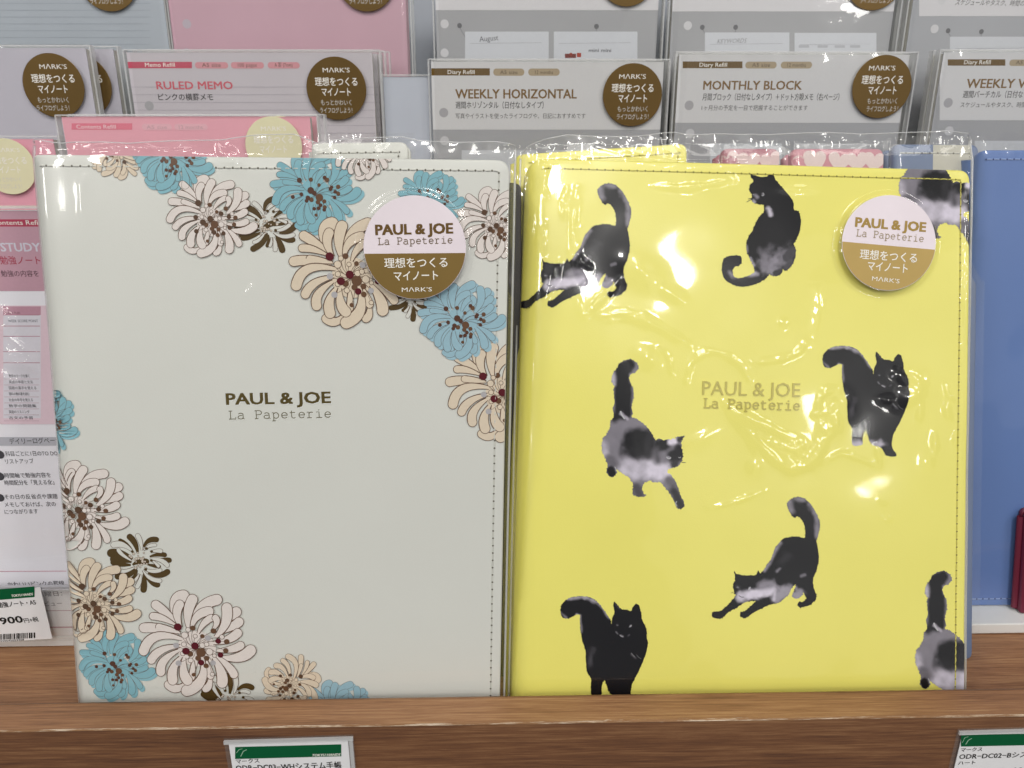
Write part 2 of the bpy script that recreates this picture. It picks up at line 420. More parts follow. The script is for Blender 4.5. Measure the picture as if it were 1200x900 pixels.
def curve_pts(pts, n=8):
    """Catmull-Rom through the points"""
    p = [np.asarray(q, float) for q in pts]; p = [2 * p[0] - p[1]] + p + [2 * p[-1] - p[-2]]; out = []
    for i in range(1, len(p) - 2):
        for j in range(n):
            t = j / n; a, b, c, d = p[i - 1], p[i], p[i + 1], p[i + 2]
            out.append(.5 * (2 * b + (c - a) * t + (2 * a - 5 * b + 4 * c - d) * t * t + (3 * b - 3 * c + d - a) * t ** 3))
    out.append(p[-2]); return np.array(out)
def sheet(name, P, bl, br, tr, tl, nu, nv, hf, mat, parent, **k):
    s, t = np.meshgrid(np.linspace(0, 1, nu), np.linspace(0, 1, nv))
    bl, br, tr, tl = map(np.asarray, (bl, br, tr, tl))
    uv = (bl * ((1 - s) * (1 - t))[..., None] + br * (s * (1 - t))[..., None] + tr * (s * t)[..., None] + tl * ((1 - s) * t)[..., None])
    h = hf(uv[..., 0], uv[..., 1], s, t)
    if isinstance(h, tuple): uv[..., 1] += h[1]; h = h[0]
    V = P.w(uv[..., 0].ravel(), uv[..., 1].ravel(), h.ravel())
    i = (np.arange(nv - 1)[:, None] * nu + np.arange(nu - 1)).ravel()
    F = np.stack([i, i + 1, i + nu + 1, i + nu], 1)
    return mesh(name, V, F, mat, parent, smooth=True, **k)
def tube(P, pts, r, n=6, flat=1.0):
    """round bar along (u,v,h) points"""
    pts = np.asarray(pts, float); m = len(pts); d = np.gradient(pts, axis=0); d /= np.linalg.norm(d, axis=1)[:, None]
    a = np.cross(d, [0, 0, 1.0]); a /= np.maximum(np.linalg.norm(a, axis=1), 1e-9)[:, None]; b = np.cross(d, a); V = []
    for i in range(n):
        t = 2 * math.pi * i / n; V.append(pts + r * (math.cos(t) * a + math.sin(t) * b * flat))
    V = np.stack(V, 1).reshape(-1, 3); F = [(i * n + j, i * n + (j + 1) % n, (i + 1) * n + (j + 1) % n, (i + 1) * n + j) for i in range(m - 1) for j in range(n)]
    F += [tuple(range(n)), tuple(range((m - 1) * n, m * n))[::-1]]
    return P.w(V[:, 0], V[:, 1], V[:, 2]), F
def stitches(P, paths, hf, period, mt, mh, parent):
    """thread runs sunk at the needle holes"""
    V, F, n = [], [], 0; V2, F2, n2 = [], [], 0
    for path in paths:
        path = np.asarray(path); seg = np.linalg.norm(np.diff(path, axis=0), axis=1); cum = np.concatenate([[0], np.cumsum(seg)])
        k = int(cum[-1] / period)
        for i in range(k):
            def at(s_): return np.array([np.interp(s_, cum, path[:, 0]), np.interp(s_, cum, path[:, 1])])
            s0 = i * period; q = [at(s0 + period * f) for f in (.2, .4, .7, .92)]; hh = [0, .0003, .0003, 0]
            pts = [(a[0], a[1], hf(a[0], a[1]) + b - .00005) for a, b in zip(q, hh)]
            v, f = tube(P, pts, .00028, 5); V.append(v); F += [tuple(x + n for x in ff) for ff in f]; n += len(v)
            c = at(s0 + period * .06); a = np.linspace(0, 2 * math.pi, 8, endpoint=False)
            u_, v_ = c[0] + .00042 * np.cos(a), c[1] + .00042 * np.sin(a)
            V2.append(P.w(u_, v_, hf(u_, v_) + .00016)); F2.append(tuple(range(n2, n2 + 8))); n2 += 8
    a = mesh("stitching", np.vstack(V), F, mt, parent, smooth=True, kind='stuff')
    b = mesh("stitch_hole", np.vstack(V2), F2, mh, parent, kind='stuff')
# ================================================================== print artwork (drawn once, placed on the covers)
PET_BACK = [((300, 250), (310, 150), (365, 110), 90), ((640, 300), (700, 250), (738, 220), 75), ((620, 370), (715, 320), (757, 290), 68),
            ((400, 700), (330, 757), (262, 732), 62), ((556, 665), (548, 730), (524, 758), 56)]
PET = [((320, 290), (240, 222), (172, 170), 66), ((310, 310), (220, 265), (152, 250), 54), ((330, 370), (200, 336), (88, 332), 68),
       ((345, 368), (270, 345), (194, 325), 48), ((400, 330), (400, 225), (430, 133), 76), ((350, 330), (322, 240), (340, 168), 66),
       ((440, 260), (500, 180), (602, 134), 78), ((425, 335), (465, 250), (548, 214), 66), ((470, 372), (508, 305), (562, 262), 52),
       ((570, 350), (600, 300), (592, 262), 50), ((590, 400), (662, 300), (672, 192), 76), ((575, 440), (680, 412), (748, 368), 66),
       ((600, 492), (700, 482), (768, 455), 60), ((640, 542), (762, 537), (838, 490), 82), ((600, 530), (680, 600), (722, 658), 60),
       ((580, 540), (630, 640), (640, 716), 78), ((530, 560), (545, 620), (558, 668), 52), ((505, 560), (490, 700), (392, 772), 82),
       ((435, 560), (432, 620), (426, 680), 46), ((372, 540), (368, 640), (396, 700), 72), ((345, 540), (295, 620), (292, 698), 72),
       ((335, 490), (232, 560), (208, 640), 66), ((345, 460), (215, 488), (142, 556), 62), ((360, 412), (180, 392), (88, 492), 72)]
DOT_M = [(328, 325, 28), (448, 458, 27), (385, 495, 27), (492, 575, 22), (612, 425, 20), (628, 522, 20)]
DOT_B = [(433, 333, 19), (490, 505, 34), (415, 515, 21), (470, 545, 20), (530, 545, 19), (527, 598, 19), (440, 660, 15), (578, 353, 20), (672, 428, 20), (665, 490, 19), (500, 390, 16)]
DOT_O = [(375, 383, 24), (400, 345, 17), (450, 390, 15), (370, 447, 18), (500, 455, 20), (530, 447, 17), (550, 500, 25), (418, 560, 18), (585, 527, 14), (570, 657, 15), (638, 395, 17), (362, 512, 17)]
DOT_G = [(316, 455, 21), (333, 580, 21), (540, 403, 21), (577, 578, 19)]
BR_D = [((400, 300), (330, 225), (255, 180), 44), ((460, 330), (430, 220), (368, 140), 74), ((530, 260), (590, 185), (678, 172), 66),
        ((400, 400), (270, 340), (150, 330), 100), ((380, 470), (260, 462), (175, 440), 70), ((390, 430), (260, 400), (190, 400), 110),
        ((600, 372), (700, 348), (775, 352), 56), ((700, 400), (790, 408), (830, 415), 60), ((580, 562), (700, 592), (805, 552), 72),
        ((535, 570), (535, 680), (527, 760), 76), ((560, 620), (630, 680), (690, 705), 64), ((445, 500), (370, 575), (225, 605), 74),
        ((455, 530), (425, 600), (390, 640), 46), ((560, 460), (640, 478), (710, 488), 44), ((400, 470), (480, 430), (560, 430), 70)]
BR_W = [((510, 300), (495, 205), (462, 128), 58), ((390, 300), (285, 232), (182, 232), 74), ((390, 420), (285, 350), (236, 292), 48),
        ((530, 300), (590, 250), (665, 236), 42), ((610, 312), (680, 304), (730, 306), 50), ((600, 400), (720, 412), (806, 472), 54),
        ((620, 412), (670, 450), (702, 484), 38), ((535, 510), (620, 542), (722, 532), 48), ((520, 530), (600, 620), (718, 655), 52),
        ((500, 580), (482, 660), (454, 722), 54), ((475, 570), (452, 620), (420, 655), 38), ((430, 492), (340, 535), (268, 540), 44)]
def petal(a, m, b, wd, n=14):
    a, m, b = map(lambda q: np.array(q, float), (a, m, b)); c = 2 * m - .5 * (a + b); t = np.linspace(0, 1, n)[:, None]
    sp = (1 - t) ** 2 * a + 2 * t * (1 - t) * c + t * t * b; d = np.gradient(sp, axis=0); d /= np.linalg.norm(d, axis=1)[:, None]
    nn = np.stack([-d[:, 1], d[:, 0]], 1); hw = wd / 2 * (.34 + .66 * np.sin(math.pi / 2 * np.minimum(1, t / .85)))
    L, Rr = sp + nn * hw, sp - nn * hw; e, pe = d[-1], nn[-1]; r = hw[-1, 0]
    cap = [sp[-1] + pe * r * math.cos(x) + e * r * math.sin(x) for x in np.linspace(0, math.pi, 9)[1:-1]]
    return np.vstack([L, cap, Rr[::-1]])
INK, DKBR, MAROON, GREY = lin('684d3c'), lin('54411f'), lin('5c0f1e'), lin('b9b6ba')
def flower(root, P, hf, clip, kind, ctr, sc_, rot, fill, level=0, dot='m', lw=4.4):
    pr = Print(P, hf, .00012 + level * .00013, clip); ca, sa = math.cos(R(rot)), math.sin(R(rot)); rnd = random.Random(int(ctr[0] * 7 + ctr[1]))
    O = (455, 480) if kind != 'brown' else (480, 420)
    def tf(q):
        q = (np.atleast_2d(q) - O) * sc_; x = ctr[0] + q[:, 0] * ca - q[:, 1] * sa; y = ctr[1] + q[:, 0] * sa + q[:, 1] * ca
        return np.array([P.uv(i, j) for i, j in zip(x, y)])
    k = sc_ * np.linalg.norm(P.uv(ctr[0] + 1, ctr[1]) - P.uv(*ctr))  # metres per drawing unit
    ln = lin('6a5a55') if kind == 'blue' else INK; lwk = lw * (.75 if kind == 'blue' else 1)
    if kind == 'blue':
        light = tuple(min(1, x * 1.06) for x in fill)
        for a, m, b, wd in PET_BACK + PET:
            off = np.array([22, 26]); pr.poly(tf(petal(np.array(a) + off, np.array(m) + off, np.array(b) + off * 1.1, wd)), light); pr.up()
        pr.circle(tf((455, 480))[0], 150 * k, fill, 30); pr.up()
    if kind == 'brown':
        for p in BR_D: pr.poly(tf(petal(*p)), DKBR); pr.up()
        pets = BR_W
    else: pets = PET_BACK + PET
    if kind == 'line': pr.circle(tf((460, 480))[0], 135 * k, fill, 30); pr.up()
    for a, m, b, wd in pets:
        pts = tf(petal(a, m, b, wd)); pr.poly(pts, fill); pr.up()
        nn = len(pts); wv = lwk * k * (1 + .9 * np.maximum(0, np.sin(np.linspace(0, math.pi, nn))) * 0 + np.where(np.arange(nn) < nn * .35, np.linspace(.55, 0, nn), 0) * (0 if kind == 'blue' else 1))
        pr.line(pts, wv, ln); pr.up()
    c0 = (452, 478) if kind != 'brown' else O
    if kind == 'brown':
        for i in range(26):
            a = rnd.random() * 6.3; r = 30 + 110 * rnd.random() ** .8; q = (O[0] + r * math.cos(a), O[1] + r * .8 * math.sin(a)); s_ = rnd.uniform(9, 17)
            c = tf(q)[0]; pr.circle(c, s_ * k, lin('d8cdbf')); pr.up(); pr.ring(c, s_ * k, 3 * k, ln); pr.up()
        for x, y in ((565, 275), (625, 310), (622, 415), (555, 520), (400, 310)): pr.circle(tf((x, y))[0], 17 * k, DKBR); pr.up()
    else:
        ds = DOT_M + DOT_B + ([] if kind == 'blue' else DOT_O + DOT_G)
        for x, y, r in ds:
            q = np.array([c0, ((c0[0] + x) / 2 + (y - c0[1]) * .12, (c0[1] + y) / 2 - (x - c0[0]) * .12), (x, y)], float)
            pr.line(tf(curve_pts(q, 5)), 2.8 * k, ln)
        pr.up()
        big = lin('5c4331') if dot != 'm' else MAROON
        if kind != 'blue':
            pass
            for x, y, r in DOT_O: c = tf((x, y))[0]; pr.circle(c, r * k, fill); pr.up(); pr.ring(c, r * k, 3.4 * k, ln); pr.up()
            for x, y, r in DOT_G: pr.circle(tf((x, y))[0], r * k, GREY if dot == 'm' else lin('5c4331')); pr.up()
        for x, y, r in DOT_B: pr.circle(tf((x, y))[0], r * k, lin('6b4c36')); pr.up()
        for x, y, r in DOT_M: pr.circle(tf((x, y))[0], r * k * (.8 if kind == 'blue' else 1), lin('5a3a2c') if kind == 'blue' else big); pr.up()
        if kind == 'blue':
            for x, y, r in [(250, 470, 18), (330, 455, 18), (560, 330, 18), (600, 440, 18), (640, 470, 17), (520, 620, 17), (470, 600, 17), (430, 600, 17), (370, 520, 17), (420, 430, 30)]:
                pr.circle(tf((x, y))[0], r * k, lin('5a3a2c')); pr.up()
    return pr.build("flower_print", root, M['print'])
# ---- the five cats: outline, body tone, then soft strokes (x1,y1,x2,y2,radius,softness,tone)
STRETCH = (5.625, (825, 575), [(200, 530), (215, 548), (262, 558), (300, 557), (338, 555), (360, 530), (372, 548), (395, 520), (420, 480), (440, 455), (455, 420), (462, 390), (490, 350), (520, 320), (560, 308), (610, 302), (650, 312), (668, 305), (668, 270), (662, 225), (640, 185), (615, 170), (600, 180), (580, 165), (560, 130), (548, 95), (560, 68), (590, 48), (625, 42), (660, 50), (695, 80), (725, 120), (750, 170), (765, 215), (762, 260), (750, 310), (742, 330), (752, 380), (758, 440), (750, 500), (738, 540), (722, 575), (720, 610), (728, 650), (742, 690), (738, 720), (722, 735), (700, 755), (660, 765), (635, 770), (618, 755), (622, 738), (660, 730), (675, 710), (668, 690), (655, 672), (645, 695), (610, 713), (588, 705), (583, 685), (600, 650), (606, 620), (580, 640), (560, 680), (520, 720), (480, 740), (445, 748), (438, 748), (380, 775), (320, 805), (285, 830), (255, 837), (235, 820), (240, 800), (270, 790), (310, 755), (340, 725), (270, 735), (220, 765), (160, 800), (120, 835), (85, 842), (55, 828), (50, 808), (65, 795), (100, 795), (140, 765), (180, 725), (205, 690), (200, 675), (192, 640), (192, 610), (205, 590), (203, 560)],
    .012, [(240, 700, 460, 650, 30, 16, .66), (300, 690, 440, 665, 22, 12, .74), (380, 625, 440, 615, 26, 16, .30), (480, 705, 550, 655, 36, 14, .38), (470, 650, 460, 720, 8, 6, .6), (745, 190, 748, 300, 16, 12, .26), (700, 90, 740, 160, 16, 14, .25), (560, 70, 570, 130, 22, 18, .26), (600, 55, 660, 60, 14, 14, .24), (440, 450, 500, 345, 13, 11, .30), (400, 520, 430, 480, 12, 9, .32), (482, 532, 500, 515, 7, 8, .28), (642, 564, 666, 555, 8, 7, .2), (590, 700, 635, 680, 28, 12, .36), (605, 640, 612, 660, 10, 8, .3), (215, 630, 225, 640, 8, 8, .12), (298, 640, 302, 648, 4, 3, .5), (510, 470, 560, 430, 14, 26, .05)])
SIT = (6.0, (835, 195), [(262, 52), (300, 66), (345, 75), (385, 70), (400, 55), (420, 55), (435, 75), (445, 100), (480, 140), (520, 185), (550, 220), (568, 260), (570, 305), (600, 315), (615, 350), (620, 390), (612, 450), (590, 510), (568, 550), (582, 580), (582, 630), (565, 680), (540, 715), (512, 735), (495, 720), (485, 750), (455, 770), (415, 770), (400, 760), (370, 790), (320, 820), (260, 840), (200, 845), (150, 835), (100, 805), (72, 770), (65, 710), (75, 660), (100, 635), (140, 627), (185, 628), (203, 645), (203, 675), (185, 698), (160, 704), (142, 725), (140, 752), (155, 778), (190, 786), (250, 768), (292, 745), (280, 690), (255, 640), (238, 590), (238, 540), (252, 490), (280, 450), (300, 400), (330, 350), (358, 320), (358, 272), (320, 268), (295, 258), (272, 238), (276, 205), (258, 170), (262, 130), (285, 105), (272, 80)],
    .012, [(380, 690, 500, 640, 44, 40, .30), (400, 720, 430, 740, 24, 18, .34), (360, 620, 370, 720, 24, 20, .24), (520, 640, 560, 600, 34, 10, .07), (540, 690, 520, 715, 22, 8, .08), (440, 750, 470, 745, 20, 6, .05), (390, 300, 405, 340, 15, 10, .62), (300, 205, 310, 215, 10, 10, .3), (285, 240, 290, 250, 9, 8, .42), (150, 778, 300, 752, 16, 14, .46), (120, 745, 135, 770, 10, 12, .3), (262, 650, 285, 700, 10, 9, .4), (240, 560, 240, 600, 6, 7, .24), (340, 600, 420, 570, 16, 26, .12), (348, 195, 354, 202, 5, 4, .3), (510, 560, 540, 540, 10, 20, .05), (230, 790, 150, 800, 20, 20, .03)])
WALK = (4.737, (695, 415), [(135, 75), (150, 50), (180, 33), (210, 30), (240, 45), (252, 70), (242, 95), (215, 110), (200, 125), (205, 155), (222, 190), (225, 235), (215, 275), (215, 300), (222, 330), (215, 348), (250, 365), (290, 395), (320, 430), (345, 475), (370, 468), (400, 480), (430, 475), (458, 470), (460, 462), (505, 455), (492, 485), (490, 515), (498, 545), (495, 590), (470, 620), (440, 630), (415, 640), (412, 655), (440, 680), (465, 720), (480, 770), (503, 820), (505, 845), (485, 860), (465, 850), (450, 820), (430, 780), (400, 740), (370, 710), (340, 712), (318, 700), (285, 715), (272, 740), (278, 770), (295, 785), (270, 792), (235, 785), (218, 770), (222, 730), (205, 690), (165, 665), (130, 640), (128, 665), (110, 680), (90, 675), (75, 655), (80, 620), (68, 580), (52, 545), (48, 500), (58, 465), (78, 440), (95, 400), (98, 370), (115, 345), (108, 300), (118, 270), (115, 200), (118, 180), (102, 150), (105, 120), (118, 95)],
    .26, [(240, 620, 370, 650, 60, 24, .52), (330, 640, 400, 650, 40, 22, .75), (180, 590, 230, 630, 24, 20, .60), (160, 640, 240, 680, 22, 20, .62), (60, 500, 70, 560, 18, 16, .52), (120, 440, 150, 560, 30, 30, .24), (95, 585, 110, 610, 26, 12, .16), (200, 60, 165, 90, 34, 10, .012), (165, 90, 168, 320, 48, 10, .012), (112, 110, 110, 165, 10, 12, .55), (210, 115, 215, 150, 8, 8, .3), (120, 350, 150, 330, 26, 14, .02), (240, 490, 275, 495, 80, 16, .008), (180, 540, 260, 560, 24, 22, .02), (320, 450, 300, 560, 22, 18, .03), (155, 330, 190, 360, 7, 6, .5), (372, 510, 400, 500, 34, 12, .012), (350, 540, 360, 590, 22, 16, .10), (430, 488, 452, 482, 18, 8, .82), (448, 565, 470, 560, 40, 12, .018), (475, 520, 490, 550, 20, 10, .02), (480, 475, 495, 465, 14, 8, .04), (390, 560, 400, 590, 14, 14, .22), (455, 610, 450, 615, 20, 10, .04), (418, 572, 424, 574, 5, 4, .4), (420, 700, 440, 720, 24, 12, .16), (450, 760, 490, 840, 26, 14, .04), (240, 740, 255, 780, 26, 14, .10), (100, 645, 105, 660, 24, 7, .012)])
STAND = (6.923, (645, 690), [(80, 175), (90, 130), (120, 95), (170, 70), (225, 62), (270, 62), (330, 72), (380, 105), (420, 155), (460, 210), (490, 262), (494, 325), (502, 240), (517, 205), (520, 190), (513, 150), (512, 115), (525, 110), (555, 145), (580, 168), (620, 170), (655, 180), (665, 155), (690, 125), (715, 130), (728, 165), (738, 210), (742, 250), (770, 300), (782, 345), (780, 390), (790, 425), (788, 470), (775, 520), (755, 580), (730, 640), (700, 700), (665, 770), (655, 820), (652, 862), (668, 900), (690, 935), (680, 952), (610, 945), (590, 915), (560, 880), (500, 860), (480, 842), (455, 780), (440, 745), (425, 760), (415, 810), (412, 858), (335, 862), (330, 770), (330, 730), (300, 680), (290, 620), (285, 500), (262, 430), (245, 340), (240, 260), (240, 215), (210, 210), (160, 235), (120, 240), (92, 225)],
    .010, [(140, 80, 280, 66, 11, 12, .42), (280, 66, 400, 120, 12, 12, .40), (400, 120, 478, 235, 9, 10, .30), (85, 190, 130, 238, 8, 8, .2), (215, 210, 240, 215, 8, 9, .42), (240, 230, 252, 350, 7, 9, .26), (340, 490, 318, 620, 16, 20, .07), (570, 378, 586, 388, 5, 6, .3), (535, 350, 550, 368, 4, 6, .12), (630, 380, 640, 372, 4, 6, .15), (648, 298, 652, 304, 4, 3, .5), (540, 290, 544, 294, 6, 6, .08), (655, 530, 690, 560, 6, 7, .10), (560, 160, 530, 130, 6, 8, .08)])
def catprint(root, P, hf, clip, art, place, rot=0.0, scl=1.0, extra=(), level=0):
    k0, off, out, base, strokes = art; out = np.array(out, float); ctr = out.mean(0); rs = np.random.RandomState(len(out))
    step = 4.4
    loop = curve_pts(list(out) + [out[0]], 5)[:-1]; loop = dens(loop, step * .8)
    nn = np.roll(loop, -1, 0) - np.roll(loop, 1, 0); nn = np.stack([nn[:, 1], -nn[:, 0]], 1); nn /= np.maximum(1e-6, np.linalg.norm(nn, axis=1))[:, None]
    ar = np.sum(loop[:, 0] * np.roll(loop[:, 1], -1) - np.roll(loop[:, 0], -1) * loop[:, 1]); sg = 1 if ar > 0 else -1
    fur = rs.rand(len(loop)) ** 2.5 * 7.5 - 1.6
    loop = loop + sg * nn * fur[:, None]
    lo, hi = loop.min(0), loop.max(0); gx, gy = np.meshgrid(np.arange(lo[0], hi[0], step), np.arange(lo[1], hi[1], step))
    g = np.stack([gx.ravel(), gy.ravel()], 1) + rs.uniform(-.8, .8, (gx.size, 2)); g = g[inside(loop, g)]
    r = delaunay_2d_cdt([Vector(p) for p in np.vstack([loop, g])], [], [list(range(len(loop)))], 1, 1e-4)
    V = np.array([v[:] for v in r[0]]); T = np.array([tuple(f) for f in r[2] if len(f) == 3])
    tone = np.full(len(V), base)
    grain = np.clip(waves(V[:, 0], V[:, 1], 5, 14, 90, 40), -1.6, 1.6)
    for x1, y1, x2, y2, rad, soft, val in list(strokes) + list(extra):
        soft = soft * 1.35
        d, _ = segdist(V[:, 0], V[:, 1], np.array([[x1, y1], [x2, y2]], float))
        f = np.clip((rad + soft - d + grain * soft * .4) / (2 * soft), 0, 1); f = f * f * (3 - 2 * f); tone = tone * (1 - f) + val * f
    tone = np.clip(tone * tone / (tone + .02) * (1 + .08 * grain), .0015, .9)
    C = np.stack([tone * 1.03 + .004, tone * .96 + .004, tone * 1.13 + .006], 1)
    pr = Print(P, hf, .00012 + level * .00013, clip); ca, sa = math.cos(R(rot)), math.sin(R(rot))
    q = (V - ctr) / k0 * scl; base_p = np.array(place, float)
    x = base_p[0] + q[:, 0] * ca - q[:, 1] * sa; y = base_p[1] + q[:, 0] * sa + q[:, 1] * ca
    pr.tri(np.array([P.uv(a, b) for a, b in zip(x, y)]), T, C)
    pr.up()
    for pts, wd_, tn in FEAT.get(len(out), []):
        q = (curve_pts(pts, 4) - ctr) / k0 * scl; x = base_p[0] + q[:, 0] * ca - q[:, 1] * sa; y = base_p[1] + q[:, 0] * sa + q[:, 1] * ca
        pr.line(np.array([P.uv(a, b) for a, b in zip(x, y)]), wd_ / k0 * scl * abs(P.uv(601, 400)[0] - P.uv(600, 400)[0]), (tn, tn, tn * 1.06))
    return pr.build("cat_print", root, M['print'])
FEAT = {len(STRETCH[2]): [([(192, 668), (182, 673), (178, 671)], 3, .02), ([(292, 652), (298, 642), (306, 634)], 5, .55), ([(214, 638), (220, 634), (226, 637)], 4, .3), ([(228, 690), (245, 700), (262, 700)], 4, .02)],
        len(SIT[2]): [([(278, 232), (258, 240), (238, 252)], 4, .03), ([(276, 230), (262, 228), (248, 231)], 4, .03), ([(342, 205), (352, 208), (360, 198), (352, 186)], 4, .4), ([(280, 196), (286, 200), (290, 196)], 4, .3), ([(280, 248), (290, 256), (300, 252)], 4, .5)],
        len(WALK[2]): [([(488, 598), (500, 602), (514, 602)], 3.5, .05), ([(408, 570), (416, 580), (428, 580), (432, 572)], 5, .55), ([(474, 572), (482, 576), (488, 570)], 4, .4), ([(465, 816), (458, 830), (466, 842)], 4, .6), ([(152, 316), (160, 338), (176, 360)], 8, .55), ([(120, 625), (126, 635), (128, 650)], 4, .5)],
        len(STAND[2]): [([(638, 310), (650, 306), (658, 292)], 5, .5), ([(530, 346), (536, 358), (546, 368)], 4, .2), ([(562, 374), (576, 386), (588, 386)], 5, .4), ([(536, 292), (544, 298), (552, 294)], 3.5, .18), ([(656, 520), (668, 536), (684, 552)], 5, .22), ([(700, 534), (716, 556), (736, 566)], 4, .15)]}
def cat_home(art): return np.array(art[2], float).mean(0) / art[0] + np.array(art[1])
# ================================================================== the setting
X0, X1 = -0.62, 0.62
LIPZ, LB, LF = 0.0150, 0.2745, 0.2590
sh = box("shelf_floor", (X0, X1, LB, 0.66, -0.018, 0.0), M['shelf_wood']); props(sh, kind='structure')
lp = box("shelf_front_rail", (X0, X1, LF, LB - .0002, -.075, LIPZ), M['fascia_wood_shaded'], bev=.0002); props(lp, kind='structure')
# laminate strip on top of the rail
tp = box("rail_top_strip", (X0, X1, LF + .0001, LB - .0004, LIPZ, LIPZ + .0004), M['lip_wood']); props(tp, kind='structure')
# worn front edge of the rail: a ragged pale line where the laminate has chipped
rs = np.random.RandomState(3); n = 620; xs = np.linspace(X0, X1, n)
wd = .00006 + .00016 * np.abs(waves(xs, xs * 0, 4, .004, .05, 20)) + np.where(np.abs(xs - .075) < .03, .0006 * rs.rand(n), 0)
hd = .00002 + .00016 * np.abs(waves(xs, xs * 0, 9, .003, .04, 20))
V = np.vstack([np.stack([xs, np.full(n, LF + .00018) + wd, np.full(n, LIPZ + .00052)], 1), np.stack([xs, np.full(n, LF - .00012), np.full(n, LIPZ + .0001)], 1), np.stack([xs, np.full(n, LF - .00012), LIPZ - hd - .0002], 1)])
i = np.arange(n - 1); F = np.vstack([np.stack([i, i + n, i + n + 1, i + 1], 1), np.stack([i + n, i + 2 * n, i + 2 * n + 1, i + n + 1], 1)])
cp = mesh("chipped_rail_edge", V, F, M['chip']); props(cp, kind='structure')
# back edge of the rail, slightly ragged
V = np.vstack([np.stack([xs, np.full(n, LB - .0009) - wd * .5, np.full(n, LIPZ + .00052)], 1), np.stack([xs, np.full(n, LB + .0001), np.full(n, LIPZ + .0003)], 1), np.stack([xs, np.full(n, LB + .0001), np.full(n, LIPZ - .0012)], 1)])
cp2 = mesh("rail_back_edge", V, F, M['lip_wood']); props(cp2, kind='structure')
box("shelf_fascia", (X0, X1, LF + .002, LB - .002, -.30, -.0752), M['fascia_wood_shaded'])['kind'] = 'structure'
props(box("back_wall", (X0, X1, 0.66, 0.675, -.3, 0.62), M['backpanel']), kind='structure')
# white stepped display riser standing on the shelf
riser = thing("display_riser", (0, .33, 0), "white painted stepped display riser under the refill packs and the blue notebook", "display riser")
box("base_tray", (X0, X1, .331, .40, 0.0003, .0062), M['steel'], riser, .0006)
box("step", (X0, X1, .4002, .497, .0003, .030), M['steel'], riser, .0008)
box("step", (X0, X1, .4972, .547, .0003, .072), M['steel'], riser, .0008)
box("step", (X0, X1, .5472, .655, .0003, .142), M['steel'], riser, .0008)
BROWN, GOLD = lin('6a5228'), lin('7d6534')
TXT_W = lin('f2efe8'); BLACK = lin('2b2927'); PINK = lin('d0707e'); RED = lin('b8445a')
# ================================================================== refill packs
def jp_sticker(root, P, h, c, rx, ry, col=None, main=TXT_W, clip=None, mat='gold_print', lines=4):
    """round gold foil sticker with its print; c, rx, ry in photo pixels"""
    cu = P.uv(*c); ru = abs(P.uv(c[0] + rx, c[1])[0] - cu[0]); rv = abs(P.uv(c[0], c[1] + ry)[1] - cu[1]); r = (ru + rv) / 2
    a = np.linspace(0, 2 * math.pi, 48, endpoint=False); V = np.vstack([P.w(cu[0] + r * np.cos(a), cu[1] + r * np.sin(a), h), P.w(cu[0] + r * .99 * np.cos(a), cu[1] + r * .99 * np.sin(a), h + .00012)])
    F = [(k, (k + 1) % 48, 48 + (k + 1) % 48, 48 + k) for k in range(48)] + [tuple(range(48, 96))]
    st = mesh("round_sticker", V, F, STK[col or 'brown'], root)
    pr = Print(P, None, h + .0002)
    x, y = c; s = rx / 36.0; sy = ry / 36.0
    put_text(pr, "MΛRK'S", (x - 16 * s, y - 19 * sy), (x + 16 * s, y - 19 * sy), 5.2 * sy, main, .0)
    put_text(pr, "理想をつくる", (x - 25 * s, y - 4 * sy), (x + 25 * s, y - 4 * sy), 7.6 * sy, main, .012)
    put_text(pr, "マイノート", (x - 17 * s, y + 8 * sy), (x + 17 * s, y + 8 * sy), 7.6 * sy, main, .012)
    put_text(pr, "もっとかわいく", (x - 18 * s, y + 19 * sy), (x + 18 * s, y + 19 * sy), 5.2 * sy, tuple(v * .75 for v in main), .0)
    put_text(pr, "ライフログしよう！", (x - 19 * s, y + 28 * sy), (x + 19 * s, y + 28 * sy), 5.0 * sy, tuple(v * .75 for v in main), .0)
    pr.build("lettering", st, M['matte_print'])
    return st
def metal(name, c, rough=.35, m=.55):
    mt = plain(name, c, rough, m, grain=.05); return mt
STK = dict(brown=metal("brown_foil", "6d552b"), pale=plain("pale_foil", "dcd8b4", .4), lilac=plain("sticker_paper", "e6dbe2", .4), gold=metal("gold_foil", "8a703c"), goldl=metal("light_gold_foil", "ac9257", .38))
